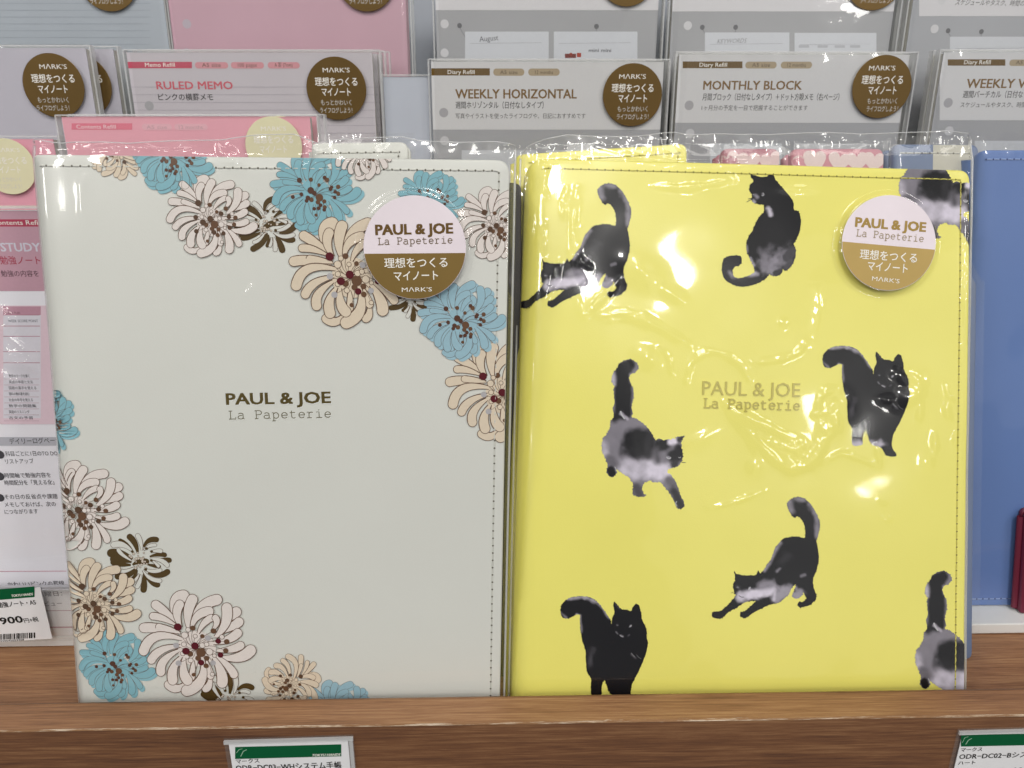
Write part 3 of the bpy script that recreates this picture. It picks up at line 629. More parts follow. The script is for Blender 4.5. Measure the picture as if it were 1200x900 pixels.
def pack(y, x0, x1, top, cardcol, label, group, seed, height=.212, draw=None, sleeve=(4, 8), lean=1.5, floor=None, copies=0, clabel=None, topfilm=4, ridges=(), filmmat='film_soft', name="refill_pack", depth=.0075, shift=(3, 0)):
    """an A5 refill pack: printed card, paper block and clear sleeve, standing upright on the riser"""
    P0 = Plane(y, 0, lean); tu = P0.uv((x0 + x1) / 2, top); ul, ur = P0.uv(x0, top)[0], P0.uv(x1, top)[0]
    vb = tu[1] - height if floor is None else floor
    P0 = Plane(y, 0, lean); loc = P0.w((ul + ur) / 2, vb)
    t = thing(name, loc, label, "refill pack", group)
    pbox("paper_block", P0, ul + .0006, ur - .0006, vb + .0005, tu[1] - .0006, -depth, -.0006, M['pages'], t)
    cm = cardmat(cardcol); V, F = box_vf(ul, ur, vb, tu[1], -.0005, 0); V = np.array(V)
    card = mesh("printed_card", P0.w(V[:, 0], V[:, 1], V[:, 2]), F, cm, t)
    s0 = abs(P0.uv(x0, top)[0] - P0.uv(x0 - sleeve[0], top)[0]); s1 = abs(P0.uv(x1 + sleeve[1], top)[0] - P0.uv(x1, top)[0])
    tf_ = abs(P0.uv(x0, top - topfilm)[1] - tu[1])
    RG = [(curve_pts([P0.uv(*a) for a in pts], 6), A, wdt) for pts, A, wdt in ridges]
    def hf(u, v, s, q):
        x = 0
        for pts, A, wdt in RG: d, pos = segdist(u, v, pts); x = x + A * np.exp(-(d / wdt) ** 2) * np.sin(math.pi * np.clip(pos, .05, .95)) ** .6
        return x + .0009 + .00035 * waves(u, v, seed, .04, .12) * (1 - 0 * s) - .004 * np.clip((s - .97) / .03, 0, 1) - .004 * np.clip((.03 - s) / .03, 0, 1) + .0006 * np.clip((q - .965) / .035, 0, 1) * waves(u, v * 0, seed + 1, .008, .03)
    sheet("clear_sleeve", P0, (ul - s0, vb), (ur + s1, vb), (ur + s1, tu[1] + tf_), (ul - s0, tu[1] + tf_), *((70, 60) if not ridges else (300, 300)), hf, M[filmmat], t)
    e = .00045
    VV, FF = [], []
    for (a, b, c, d) in ((ul - s0 - e, ul - s0 + e, vb, tu[1] + tf_), (ur + s1 - e, ur + s1 + e, vb, tu[1] + tf_), (ul - s0, ur + s1, tu[1] + tf_ - e * .8, tu[1] + tf_ + e * .8)):
        v, f = box_vf(a, b, c, d, -.0042, .0012); o_ = len(VV); VV += v; FF += [tuple(x + o_ for x in g) for g in f]
    VV = np.array(VV); mesh("sleeve_seam", P0.w(VV[:, 0], VV[:, 1], VV[:, 2]), FF, M['film_edge'], t)
    if draw:
        pr = Print(P0, None, .00012, [(ul, vb), (ur, vb), (ur, tu[1]), (ul, tu[1])])
        st = draw(pr, t, P0); pr.build("card_print", card, M['matte_print'])
    kids = [t]
    for k in range(copies):
        r = t.copy(); COL.objects.link(r); r.location = Vector(t.location) + Vector(((k + 1) * shift[0] * .00055, (k + 1) * (depth + .0035), (k + 1) * shift[1] * .0005)); r['label'] = clabel[k]
        for ch in list(t.children):
            c = ch.copy(); COL.objects.link(c); c.parent = r
            for g in ch.children: d = g.copy(); COL.objects.link(d); d.parent = c
    return t
_cm = {}
def cardmat(c):
    if c not in _cm: _cm[c] = plain("card_" + c, c, .55, gs=30, grain=.03)
    return _cm[c]
GC = '9fa0a4'
def diary(tag, pills, title, tx0, tx1, ty, cap, sub, sx0, sx1, sy, desc, dx0, dx1, dy, hole, hb, stick, x0, x1, top, tagc=BROWN, tagt="Diary Refill", titc=None, white='d3d3d5', pillc=None, subc=BLACK):
    def f(pr, t, P):
        if hb: quad(pr, x0 - 5, top - 5, x1 + 5, hb, lin(white)); pr.up()
        quad(pr, tag[0], tag[1], tag[2], tag[3], tagc); pr.up()
        put_text(pr, tagt, ((tag[0] * .72 + tag[2] * .28), tag[3] - 1.8), ((tag[0] * .26 + tag[2] * .74), tag[3] - 1.8), 4.6, TXT_W, .01)
        for (a, b, tx) in pills:
            rquad(pr, a, tag[1] + .3, b, tag[3] + .3, pillc or lin('ab9b80')); pr.up()
            put_text(pr, tx, (a + 8, tag[3] - 1.7), (b - 8, tag[3] - 1.7), 4.2, lin('5a4a3a'), .0)
        put_text(pr, title, (tx0, ty), (tx1, ty), cap, titc or lin('7a5c2c'), .028)
        put_text(pr, sub, (sx0, sy), (sx1, sy), 6.2, subc, .008)
        if desc: put_text(pr, desc, (dx0, dy), (dx1, dy), 4.8, tuple(v * 1.5 for v in BLACK), .0)
        pr.up(); c = P.uv(*hole[:2]); r = abs(P.uv(hole[0] + 5.3, hole[1])[0] - c[0]); pr.circle(c, r, lin('a9a8ac'))
        if hb:
            c = P.uv(hole[0] + 1, hole[1] + 33); pr.circle(c, r, lin('c9c9cd'))
            quad(pr, x0 + 36, hb + 24, x1 - 150, hb + 70, lin('c9ccd2')); quad(pr, x0 + 136, hb + 24, x1 - 50, hb + 70, lin('cfd0d4'))
        if stick: jp_sticker(t, P, .0022, *stick)
    return f
def upper(hb, hole, marks, panels, stick, x0, x1, top, extra=None, base='a3a4a8'):
    def f(pr, t, P):
        quad(pr, x0 - 5, -140, x1 + 5, hb, lin('d8d7db')); pr.up()
        for hx, hy in hole: c = P.uv(hx, hy); pr.circle(c, .0028, lin('d2d2d6'))
        for mx, my in marks:
            c = P.uv(mx, my); pr.circle(c, .0016, lin('6c6c70')); pr.line([P.uv(mx, my + 2), P.uv(mx + (8 if mx == marks[0][0] else -1), my + 16)], .0003, lin('77777b'))
        pr.up()
        for a, b, c_, d in panels: quad(pr, a, b, c_, d, lin('cfd2d9')); pr.line([P.uv(a + 6, b + 14), P.uv(c_ - 8, b + 13)], .0002, lin('9a9aa2')); 
        pr.up()
        if extra: extra(pr, P)
        if stick: jp_sticker(t, P, .0022, *stick)
    return f
gB, gA, gC = "refill packs in the middle row of the riser", "refill packs in the top row of the riser", "pink refill packs in the low row of the riser"
YB, YA, YC = .533, .577, .470
# middle row
pack(YB, 505, 778, 72.5, GC, "refill pack headed WEEKLY HORIZONTAL with brown round sticker, frontmost copy", gB, 11, floor=.0725, copies=2, sleeve=(3, 7), topfilm=3,
     clabel=["refill pack directly behind the front WEEKLY HORIZONTAL pack", "rearmost refill pack behind the WEEKLY HORIZONTAL pack"],
     draw=diary((505.5, 80, 574, 88.5), [(578, 614.5, "A5 size"), (619, 656, "12 months")], "WEEKLY HORIZONTAL", 534, 675.5, 115.3, 10.6, "週間ホリゾンタル（日付なしタイプ）", 534, 637, 126.5,
                "写真やイラストを使ったライフログや、日記におすすめです", 534, 686, 138.5, (520, 132), 152, ((740.5, 111.5), 35, 36), 505, 778, 72))
pack(YB + .001, 796, 1066, 64, GC, "refill pack headed MONTHLY BLOCK with brown round sticker, frontmost copy", gB, 12, floor=.0725, copies=3, sleeve=(4, 9), topfilm=3,
     clabel=["refill pack directly behind the front MONTHLY BLOCK pack", "third MONTHLY BLOCK refill pack back from the front", "rearmost refill pack behind the MONTHLY BLOCK pack"], shift=(5, 0),
     draw=diary((800, 72, 870, 80), [(873, 910.5, "A5 size"), (914.5, 952, "12 months")], "MONTHLY BLOCK", 824, 939, 105, 10, "月間ブロック（日付なしタイプ）＋ドット方眼メモ（右ページ）", 823, 983, 117,
                "1ヶ月分の予定を一目で把握することができます", 822, 946, 129, (807.5, 123.5), 144, ((1031.5, 102), 34.5, 36.5), 796, 1066, 64))
pack(YB - .001, 1106, 1385, 61.5, GC, "refill pack headed WEEKLY VERTICAL, cut off by the right edge of the photo", gB, 13, floor=.0725, copies=1, sleeve=(5, 8), topfilm=3,
     clabel=["refill pack behind the WEEKLY VERTICAL pack at the right edge"],
     draw=diary((1110.5, 69.5, 1178, 77), [(1182, 1219, "A5 size"), (1223, 1260, "12 months")], "WEEKLY VERTICAL", 1132, 1257, 103, 10.2, "週間バーチカル（日付なしタイプ）", 1128, 1226, 114,
                "スケジュールやタスク、時間の管理に最適です", 1125, 1250, 125.5, (1111, 120.5), 141, None, 1106, 1385, 61))
def memo_rules(f):
    def g(pr, t, P):
        for yy in range(102, 180, 9): pr.line([P.uv(152, yy), P.uv(440, yy)], .00022, lin('aaa4b0'))
        pr.up(); f(pr, t, P)
    return g
pack(YB, 148, 436, 61.5, 'c3bdc4', "refill pack headed RULED MEMO in pink with brown round sticker, frontmost copy", gB, 14, floor=.0725, copies=2, sleeve=(3, 9), topfilm=3,
     clabel=["refill pack directly behind the front RULED MEMO pack", "rearmost refill pack behind the RULED MEMO pack"],
     draw=memo_rules(diary((149, 72.5, 225, 80), [(229, 267, "A5 size"), (271, 309, "100 pages"), (314, 351, "A 罫 (7mm)")], "RULED MEMO", 184, 273, 104.5, 9, "ピンクの横罫メモ", 186, 250, 117, None, 0, 0, 0, (175, 124), None,
                ((395, 104), 35.5, 36), 148, 436, 61, tagc=lin('c4566a'), tagt="Memo Refill", titc=lin('d0626f'), pillc=lin('d598a0'))))
pack(YB + .001, -200, 100, 56, 'bfbcc8', "plain pale lilac refill pack with brown round sticker at the left edge", gB, 15, floor=.0725, copies=1, sleeve=(3, 6), topfilm=3, shift=(22, 0),
     clabel=["second pale lilac refill pack, half hidden, its sticker peeping out beside the front one"],
     draw=lambda pr, t, P: jp_sticker(t, P, .0022, (65, 100.5), 36, 37))
pack(YB + .004, 449, 520, 90, 'bcc2cf', "blank bluish grey card pack between RULED MEMO and WEEKLY HORIZONTAL packs", gB, 16, floor=.0725, copies=0, sleeve=(1, 1), topfilm=2)
# top row
pack(YA, -120, 181, -80, 'aab2bc', "dot ruled grey blue refill pack in the top left corner of the display", gA, 21, floor=.1425, copies=1, sleeve=(3, 5), topfilm=3, clabel=["grey blue refill pack behind the one in the top left corner"],
     draw=lambda pr, t, P: ([pr.line([P.uv(-100, yy), P.uv(176, yy)], .00018, lin('97a0ac')) for yy in range(-20, 75, 8)], jp_sticker(t, P, .0022, (127, -24), 36, 37)), shift=(1, 0))
pack(YA, 187, 472, -80, 'c59fae', "plain pink refill pack in the top row with the bottom of a brown sticker", gA, 22, floor=.1425, copies=1, sleeve=(4, 6), topfilm=3, clabel=["pink refill pack hidden behind the plain pink one in the top row"],
     draw=lambda pr, t, P: ([pr.circle(P.uv(219, yy), .0029, lin('bfb4c0')) for yy in (28, 62)], jp_sticker(t, P, .0022, (429, -24), 36, 37)), shift=(1, 0))
def ex3(pr, P):
    put_text(pr, "August", (562, 49), (584, 47), 6, lin('55555a')); put_text(pr, "mini mini", (690, 61), (716, 61), 4, lin('4a4a50'), .02)
    pr.circle(P.uv(669, 64), .0012, lin('b04a3a')); quad(pr, 662, 63, 675, 68, lin('7a3a34')); quad(pr, 676, 62, 681, 67, lin('a8402e'))
def ex4(pr, P):
    put_text(pr, "KEYWORDS", (840, 51), (874, 50), 5, lin('8a8a90'), 0, .3)
    for x in (940, 962, 982, 1000): quad(pr, x - 4, 53, x + 8, 56, lin('b4b6bd'))
def ex5(pr, P): put_text(pr, "スケジュールやタスク、時間の管理に最適です", (1119, 5.5), (1240, 7.5), 5, BLACK, 0, .2)
pack(YA, 508, 776, -80, 'a0a1a5', "grey refill pack above the WEEKLY HORIZONTAL one with two planner page pictures", gA, 23, floor=.1425, copies=1, sleeve=(3, 7), topfilm=3, clabel=["refill pack behind the grey one above WEEKLY HORIZONTAL"],
     draw=upper(12, [(521, 28), (521, 62)], [(538.5, 30), (699, 31)], [(545, 37, 643, 90), (649, 37, 747, 90)], ((735, -30), 36, 37), 508, 776, -80, ex3))
pack(YA, 793, 1060, -80, 'a0a1a5', "grey refill pack above the MONTHLY BLOCK one with two planner page pictures", gA, 24, floor=.1425, copies=2, sleeve=(4, 8), topfilm=3, clabel=["refill pack behind the grey one above MONTHLY BLOCK", "rearmost refill pack above MONTHLY BLOCK"], shift=(6, 0),
     draw=upper(13.5, [(806, 30)], [(823, 32), (862, 32)], [(826, 38, 925, 90), (931, 38.5, 1027, 90)], ((1024, -25), 35, 37), 793, 1060, -80, ex4))
pack(YA, 1082, 1360, -80, 'a4a6ac', "grey refill pack above the WEEKLY VERTICAL one in the top right corner", gA, 25, floor=.1425, copies=1, sleeve=(6, 8), topfilm=3, clabel=["refill pack behind the grey one in the top right corner"],
     draw=upper(19, [(1095, 34), (1104, 0)], [(1111, 36), (1150, 37)], [(1113, 43, 1240, 100)], None, 1082, 1360, -80, ex5))
# low row, pink
def pink_low(pr, t, P):
    quad(pr, 84, 144.5, 155, 152, lin('e88296')); pr.up(); put_text(pr, "Contents Refill", (90, 150.7), (136, 150.7), 4.6, lin('f6d9df'), .01)
    for a, b, tx in ((167, 201, "A5 size"), (205, 243, "12 months")): rquad(pr, a, 145, b, 152.5, lin('ecb9c4')); pr.up(); put_text(pr, tx, (a + 5, 151), (b - 5, 151), 4.2, lin('c9a0a8'))
    jp_sticker(t, P, .0022, (322, 171), 33, 34, 'pale')
pack(YC, 72, 363, 137, 'eba9b8', "pink refill pack headed Contents Refill seen above the white flowered notebook", gC, 31, floor=.0305, copies=1, sleeve=(6, 9), topfilm=2, draw=pink_low, clabel=["pink refill pack hidden behind the Contents Refill one above the white notebook"])
pack(YC + .004, -230, 62, 163, 'e9a3b6', "pink refill pack with a pale round sticker peeping out above the study note pack", gC, 32, floor=.0305, copies=0, sleeve=(4, 7), topfilm=3,
     draw=lambda pr, t, P: jp_sticker(t, P, .0022, (12, 195), 32, 32.5, 'pale'))
# front low row: study note pack
def study(pr, t, P):
    Lr, Rr = -270, 78
    quad(pr, Lr, 247, Rr, 341, lin('cda2b2')); pr.up(); quad(pr, -60, 257, 58, 265.5, lin('bb4560')); pr.up()  # pack colours lightened to carry the pale glare of the sleeve
    put_text(pr, "Contents Refill", (-9, 263.4), (49, 263.4), 5.6, TXT_W, .012); put_text(pr, "STUDY NOTE", (2, 294.5), (92, 294.5), 10.5, lin('dcd8e6'), .03)
    put_text(pr, "勉強ノート", (1, 309), (48, 309), 8, lin('b03a50'), .008); put_text(pr, "勉強の内容を", (2, 323.5), (46, 323.5), 6, lin('4a2c34'), .004)
    quad(pr, Lr, 358, Rr, 497, lin('ecd2de')); pr.up(); quad(pr, 4, 363, 48, 490, lin('e6e2ec')); pr.up(); quad(pr, 4, 359, 48, 369, lin('c898aa')); pr.up()
    put_text(pr, "DAILY PLAN", (8, 368), (24, 368), 3, lin('7a5560'), .0)
    for yy, tx in ((375, "WEEK SCORE POINT"),): put_text(pr, tx, (10, yy + 2.5), (45, yy + 2.5), 3.4, lin('555a68'), .01)
    for yy in (369, 382, 394, 412, 425): pr.line([P.uv(4, yy), P.uv(47, yy)], .0003, lin('b87a90'))
    for k, yy in enumerate(range(440, 492, 7)):
        put_text(pr, ("数学のワークを解く", "英語の単語と文法", "国語の漢字を覚える", "理科の教科書を読む", "社会の年号を覚える", "数学の問題集", "英語のリスニング", "古文の予習")[k], (11, yy + 2), (35 + k % 3 * 4, yy + 2), 3.2, lin('45404a'), .01)
        pr.line([P.uv(5, yy + 4), P.uv(46, yy + 4)], .0002, lin('c9a8b4'))
    quad(pr, Lr, 512, 66, 522, lin('c0bfc9')); pr.up(); put_text(pr, "デイリーログページ", (12, 520), (72, 518.5), 6.2, BLACK, .004)
    for yy, s, a, b in ((534, "科目ごとに1日のTO DO", 7, 68), (543, "リストアップ", 7, 40), (559.5, "時間軸で勉強内容を", 6, 60), (568, "時間配分を「見える化」", 6, 64), (584.5, "その日の反省点や課題", 6, 68), (593.5, "メモしておけば、次の", 6, 66), (602, "につながります", 6, 45)):
        put_text(pr, s, (a, yy), (b, yy - .8), 5.2, lin('45434a'), .0)
    for yy in (532.5, 558, 583): pr.circle(P.uv(0, yy), .0021, lin('4c4a50'))
    pr.line([P.uv(Lr, 671), P.uv(Rr, 669)], .0004, lin('d09aae')); put_text(pr, "かわいいピンクの罫線", (10, 687.5), (76, 686), 6, lin('4a4850'), .004)
stp = pack(.340, -270, 78, 247, 'f4f2fa', "study note refill pack with pink header and Japanese notes at the left edge", "packs on the lowest step", 41, floor=.0065, draw=study, sleeve=(4, 8), topfilm=3, lean=1.0, copies=0, filmmat='film', ridges=[([(0, 360), (10, 366), (17, 378), (12, 386), (0, 384)], .0034, .0018), ([(5, 396), (14, 394), (30, 405), (40, 416), (32, 420), (16, 412), (6, 400)], .0034, .0017), ([(3, 424), (16, 420), (34, 424), (46, 434)], .0034, .0019), ([(2, 430), (10, 440), (26, 452)], .0028, .0017), ([(0, 228), (14, 236), (32, 240)], .0012, .0016), ([(54, 612), (55, 620), (54, 626)], .001, .001)])
# ================================================================== notebooks
def lineat(P, a, b, v):
    p, q = P.uv(*a), P.uv(*b); return p[0] + (q[0] - p[0]) * (v - p[1]) / (q[1] - p[1])
def notebook(P, TL, BLp, TR, BRp, mats, thick, roll, label, seed, dome=.0005, rad=(.004, .005), back=True, stitch=9.4, stitch_sides=('top', 'right'), name="notebook", vb=.0012, cat="notebook", thin=False):
    leath, thr, hole = mats
    tl, tr = P.uv(*TL), P.uv(*TR); bl = np.array([lineat(P, TL, BLp, vb), vb]); br = np.array([lineat(P, TR, BRp, vb), vb])
    t = thing(name, P.w((bl[0] + br[0]) / 2, 0), label, cat)
    def hf(u, v):
        u = np.asarray(u, float); v = np.asarray(v, float)
        d = u - (bl[0] + (tl[0] - bl[0]) * (v - bl[1]) / (tl[1] - bl[1])); d = np.clip(d, 0, roll)
        h = -roll * .75 + np.sqrt(np.maximum(roll ** 2 - (roll - d) ** 2, 0)) * .75
        return h + dome * waves(u, v, seed, .05, .22, 8)
    outline = rounded([bl, br, tr, tl], [.0015, .003, rad[1], rad[0]])
    fc = slab_board("front_cover", P, outline, hf, .0026, leath, t, step=.004)
    lean = P
    w0, w1 = min(bl[0], tl[0]), max(br[0], tr[0])
    # paper block, back cover, spine
    o2 = inset(outline, .004)
    if not thin:
        n = len(o2); V = np.vstack([P.w(o2[:, 0], o2[:, 1], -roll * .8 - .0032), P.w(o2[:, 0], o2[:, 1], -thick + .003)])
        F = [tuple(range(n)), tuple(range(n, 2 * n))[::-1]] + [(k, k + n, (k + 1) % n + n, (k + 1) % n) for k in range(n)]
        mesh("page_block", V, F, M['pages'], t)
    zero = lambda u, v: np.zeros_like(np.asarray(u, float)) - thick + .0026
    slab_board("back_cover", P, outline, zero, .0026, leath, t, step=.02)
    k = 9; a = np.linspace(0, math.pi, k); sp = []
    d0 = -roll * .75 - .0013; d1 = -thick + .0013; mid, hr = (d0 + d1) / 2, abs(d0 - d1) / 2
    rowsV = []
    for v in np.linspace(bl[1] + .0015, tl[1] - rad[0], 12):
        ue = bl[0] + (tl[0] - bl[0]) * (v - bl[1]) / (tl[1] - bl[1])
        rowsV.append(P.w(ue + .0005 - .0028 * np.sin(a), np.full(k, v), mid + hr * np.cos(a)))
    V = np.vstack(rowsV); F = [(i * k + j, i * k + j + 1, (i + 1) * k + j + 1, (i + 1) * k + j) for i in range(11) for j in range(k - 1)]
    mesh("spine", V, F, leath, t, smooth=True)
    ins_ = inset(outline, .0042); m = len(ins_)
    iBR = 8; pts = list(ins_)
    # ins_ order: bl corner(8) br corner(8) tr corner(8) tl corner(8)
    path = []
    if 'bottom' in stitch_sides: path += pts[4:12]
    if 'right' in stitch_sides: path += pts[12:20] if 'bottom' not in stitch_sides else pts[12:20]
    if 'top' in stitch_sides: path += pts[20:28]
    if path: stitches(P, [path], hf, stitch * abs(P.uv(601, 400)[0] - P.uv(600, 400)[0]), thr, hole, fc)
    return t, fc, hf, [bl, br, tr, tl], outline
PW = Plane(.279, 0, 11.0); PY = Plane(.279, 0, 18.0)
tw, fw, hw_, qw, ow = notebook(PW, (34, 181), (88, 822), (597.5, 187.5), (586, 815), (M['white_leather'], M['thread_white'], M['hole']), .026, .006,
    "white notebook cover printed with blue, beige and brown flowers, round sticker on its sleeve", 51, rad=(.003, .0058))
ty, fy, hy_, qy, oy = notebook(PY, (615, 185), (598, 818), (1137, 199.5), (1130, 812), (M['yellow_leather'], M['thread_yellow'], M['hole_y']), .024, .010,
    "yellow notebook cover printed with black and grey cats, in a glossy clear sleeve", 57, rad=(.010, .005), dome=.0006)
clipW = inset(np.array(qw), .0002); clipY = inset(np.array(qy), .0002)
# ---- flowers
W_, B_, BL, BL2 = lin('ece3de'), lin('e6d6c0'), lin('8bbecb'), lin('9fc3d2')
WW = lin('e0e0da')
FL = [('line', (137, 176), .50, 185, B_, 0, 'b'), ('blue', (201, 186), .118 * 6, 10, BL, 1, 'b'),
      ('line', (428, 180), .55, -20, W_, 2, 'b'), ('blue', (369.7, 229), .77, -7, BL, 0, 'b'), ('blue', (505, 237), .56, -6, BL, 0, 'b'),
      ('brown', (312, 264), .80, -25, WW, -1, 'b'), ('line', (247.7, 259.5), .78, 5, W_, 2, 'b'), ('line', (582.5, 267), .70, 0, W_, 1, 'b'),
      ('brown', (480, 345), .80, 0, WW, -1, 'b'), ('line', (411.8, 325.5), 1.06, -6, B_, 2, 'm'), ('blue', (541, 378.5), .745, -8, BL2, 1, 'b'),
      ('line', (590, 463), .98, -8, B_, 0, 'm'), ('blue', (46, 497), .66, 8, BL, 0, 'b'), ('line', (93, 600), .86, 10, W_, 1, 'b'),
      ('brown', (163.5, 657), .80, 0, WW, -1, 'b'), ('line', (110.5, 709.5), .80, 9, B_, 2, 'b'), ('blue', (136, 783), .66, 3, BL, 0, 'b'),
      ('brown', (268, 822), .80, 20, WW, 0, 'b'), ('line', (230, 760), 1.0, 0, W_, 2, 'm'), ('line', (338, 803), .56, 92, B_, 1, 'b'), ('blue', (398, 838), .62, -4, BL2, 0, 'b')]
for kd, c, s_, rt, fl, lv, dt in FL:
    if kd == 'brown' and c == (480, 345): s2 = .6
    flower(fw, PW, hw_, clipW, kd, c, (s_ / 6.0) if kd != 'brown' else (.10 if c != (480, 345) else .085), rt, fl, lv + 1, dt)
# ---- foil lettering on the white cover
pr = Print(PW, hw_, .00016)
FOIL = lin('6f6035')
for dx, dy, c in ((.8, .9, lin('f4f5f0')), (0, 0, FOIL)):  # white offset copy paints the highlight along the letters' lower right edges
    if dx == 0: pf = Print(PW, hw_, .00016 + 9 * .0000022); put_text(pf, "PAUL & JOE", (266, 474), (387.5, 472), 14, c, .045); pf.build("gold_foil_name", fw, metal("gold_foil_print", "84713a", .28, .85)); 
    else: put_text(pr, "PAUL & JOE", (266 + dx, 474 + dy), (387.5 + dx, 472 + dy), 14, c, .045)
    put_slab(pr, "La Papeterie", (268 + dx, 491 + dy), (388.5 + dx, 489 + dy), 9.5, c if dx else lin('77735f'), .075); pr.up(); pr.up(); pr.up()
pr.build("lettering_with_highlight", fw, M['print'])
# ---- debossed lettering on the yellow cover, real relief
def relief_text(body, p0, p1, cap, bold, parent, P, hf, mat, slab=False, ht=.0005):
    pr = Print(P, hf, .0)
    if slab: put_slab(pr, body, p0, p1, cap, (0, 0, 0), .10)
    else: put_text(pr, body, p0, p1, cap, (0, 0, 0), bold)
    V = np.vstack(pr.V); T = np.vstack(pr.T); h = hf(V[:, 0], V[:, 1]); n = len(V)
    from collections import Counter
    E = Counter(); ori = {}
    for a, b, c in T:
        for x, y in ((a, b), (b, c), (c, a)): E[frozenset((int(x), int(y)))] += 1; ori[frozenset((int(x), int(y)))] = (int(x), int(y))
    rim = [ori[e] for e, k in E.items() if k == 1]
    V3 = np.vstack([P.w(V[:, 0], V[:, 1], h + ht), P.w(V[:, 0], V[:, 1], h - .0002)])
    F = [tuple(int(i) for i in t) for t in T] + [(b, a, a + n, b + n) for a, b in rim]
    return mesh("raised_lettering", V3, F, mat, parent)
M['deboss'] = leather("pressed_lettering_shade", "c6ba55", .22)  # darker golden tone carries the shadow of the pressed letters
relief_text("PAUL & JOE", (823, 462.5), (937, 465), 17, .0, fy, PY, hy_, M['deboss'])
relief_text("La Papeterie", (824, 477.5), (937, 480.5), 10.5, 0, fy, PY, hy_, M['deboss'], True)
# ---- cats
catprint(fy, PY, hy_, clipY, STRETCH, cat_home(STRETCH))
h = cat_home(STRETCH); catprint(fy, PY, hy_, clipY, STRETCH, (h[0] - 223.5, h[1] - 365), rot=.5, scl=1.03)
catprint(fy, PY, hy_, clipY, SIT, cat_home(SIT))
hwk = cat_home(WALK); catprint(fy, PY, hy_, clipY, WALK, hwk)
catprint(fy, PY, hy_, clipY, WALK, (hwk[0] + 367, hwk[1] + 248), extra=[])
catprint(fy, PY, hy_, clipY, WALK, (hwk[0] + 348.5, hwk[1] - 302.5), rot=3)
hs = cat_home(STAND); catprint(fy, PY, hy_, clipY, STAND, hs)
catprint(fy, PY, hy_, clipY, STAND, (hs[0] + 306.5, hs[1] - 293), rot=.8, extra=[(300, 870, 560, 870, 40, 22, .55), (480, 860, 580, 940, 18, 26, .2), (600, 900, 690, 930, 40, 10, .02)])
# ---- round stickers on the sleeves
def two_tone(root, P, h, c, r, split, texts, top, bot, darkc, name="round_sticker"):
    cu = P.uv(*c); k = abs(P.uv(c[0] + 1, c[1])[0] - cu[0]); rr = r * k; d = P.uv(*split[1]) - P.uv(*split[0]); ang = math.atan2(d[1], d[0])
    mid = (P.uv(*split[0]) + P.uv(*split[1])) / 2 - cu; off = -mid[0] * math.sin(ang) + mid[1] * math.cos(ang); n = 72
    a = np.linspace(0, 2 * math.pi, n, endpoint=False)
    V = np.vstack([P.w(cu[0] + q * np.cos(a), cu[1] + q * np.sin(a), hh) for q, hh in ((rr, h), (rr, h + .0001), (rr * .993, h + .00016))])
    F = [(j * n + k_, j * n + (k_ + 1) % n, (j + 1) * n + (k_ + 1) % n, (j + 1) * n + k_) for j in range(2) for k_ in range(n)] + [tuple(range(2 * n, 3 * n))]
    st = mesh(name, V, F, top, root)
    b0 = math.asin(off / rr); aa = np.linspace(math.pi - b0, 2 * math.pi + b0, 50) + ang
    V = P.w(cu[0] + rr * .992 * np.cos(aa), cu[1] + rr * .992 * np.sin(aa), h + .0002)
    mesh("gold_half", V, [tuple(range(50))], bot, st)
    pr = Print(P, None, h + .00026)
    for kind, body, p0, p1, cap, col, bd in texts:
        if kind == 's': put_slab(pr, body, p0, p1, cap, col, .085)
        else: put_text(pr, body, p0, p1, cap, col, bd)
    pr.build("lettering", st, M['gold_print']); return st
STW = ((487, 290.5), 59.5); STY = ((1037, 286), 54.5)
SW = two_tone(tw, PW, .0030, *STW, ((428, 297.5), (547, 296.5)),
    [('t', "PAUL & JOE", (442, 275.5), (531, 273.5), 12, lin('6b5330'), .055), ('s', "La Papeterie", (444, 287), (531, 285), 7.5, lin('77664e'), 0),
     ('t', "理想をつくる", (452, 313), (525, 312), 9.2, TXT_W, .012), ('t', "マイノート", (463, 328), (514, 327), 9.2, TXT_W, .012), ('t', "MΛRK'S", (472, 341.5), (507, 341), 5, TXT_W, .0)], STK['lilac'], STK['gold'], None)
SY = two_tone(ty, PY, .0034, *STY, ((983, 284.5), (1091, 294)),
    [('t', "PAUL & JOE", (998, 267), (1079, 273), 11, lin('a98d50'), .055), ('s', "La Papeterie", (998.5, 278), (1077, 285), 7.5, lin('a8977c'), 0),
     ('t', "理想をつくる", (1003, 303.5), (1069, 308.5), 9, TXT_W, .012), ('t', "マイノート", (1012, 317), (1058, 320.5), 9, TXT_W, .012), ('t', "MΛRK'S", (1017, 329.5), (1049, 333), 5, TXT_W, .0)], STK['lilac'], STK['goldl'], None)
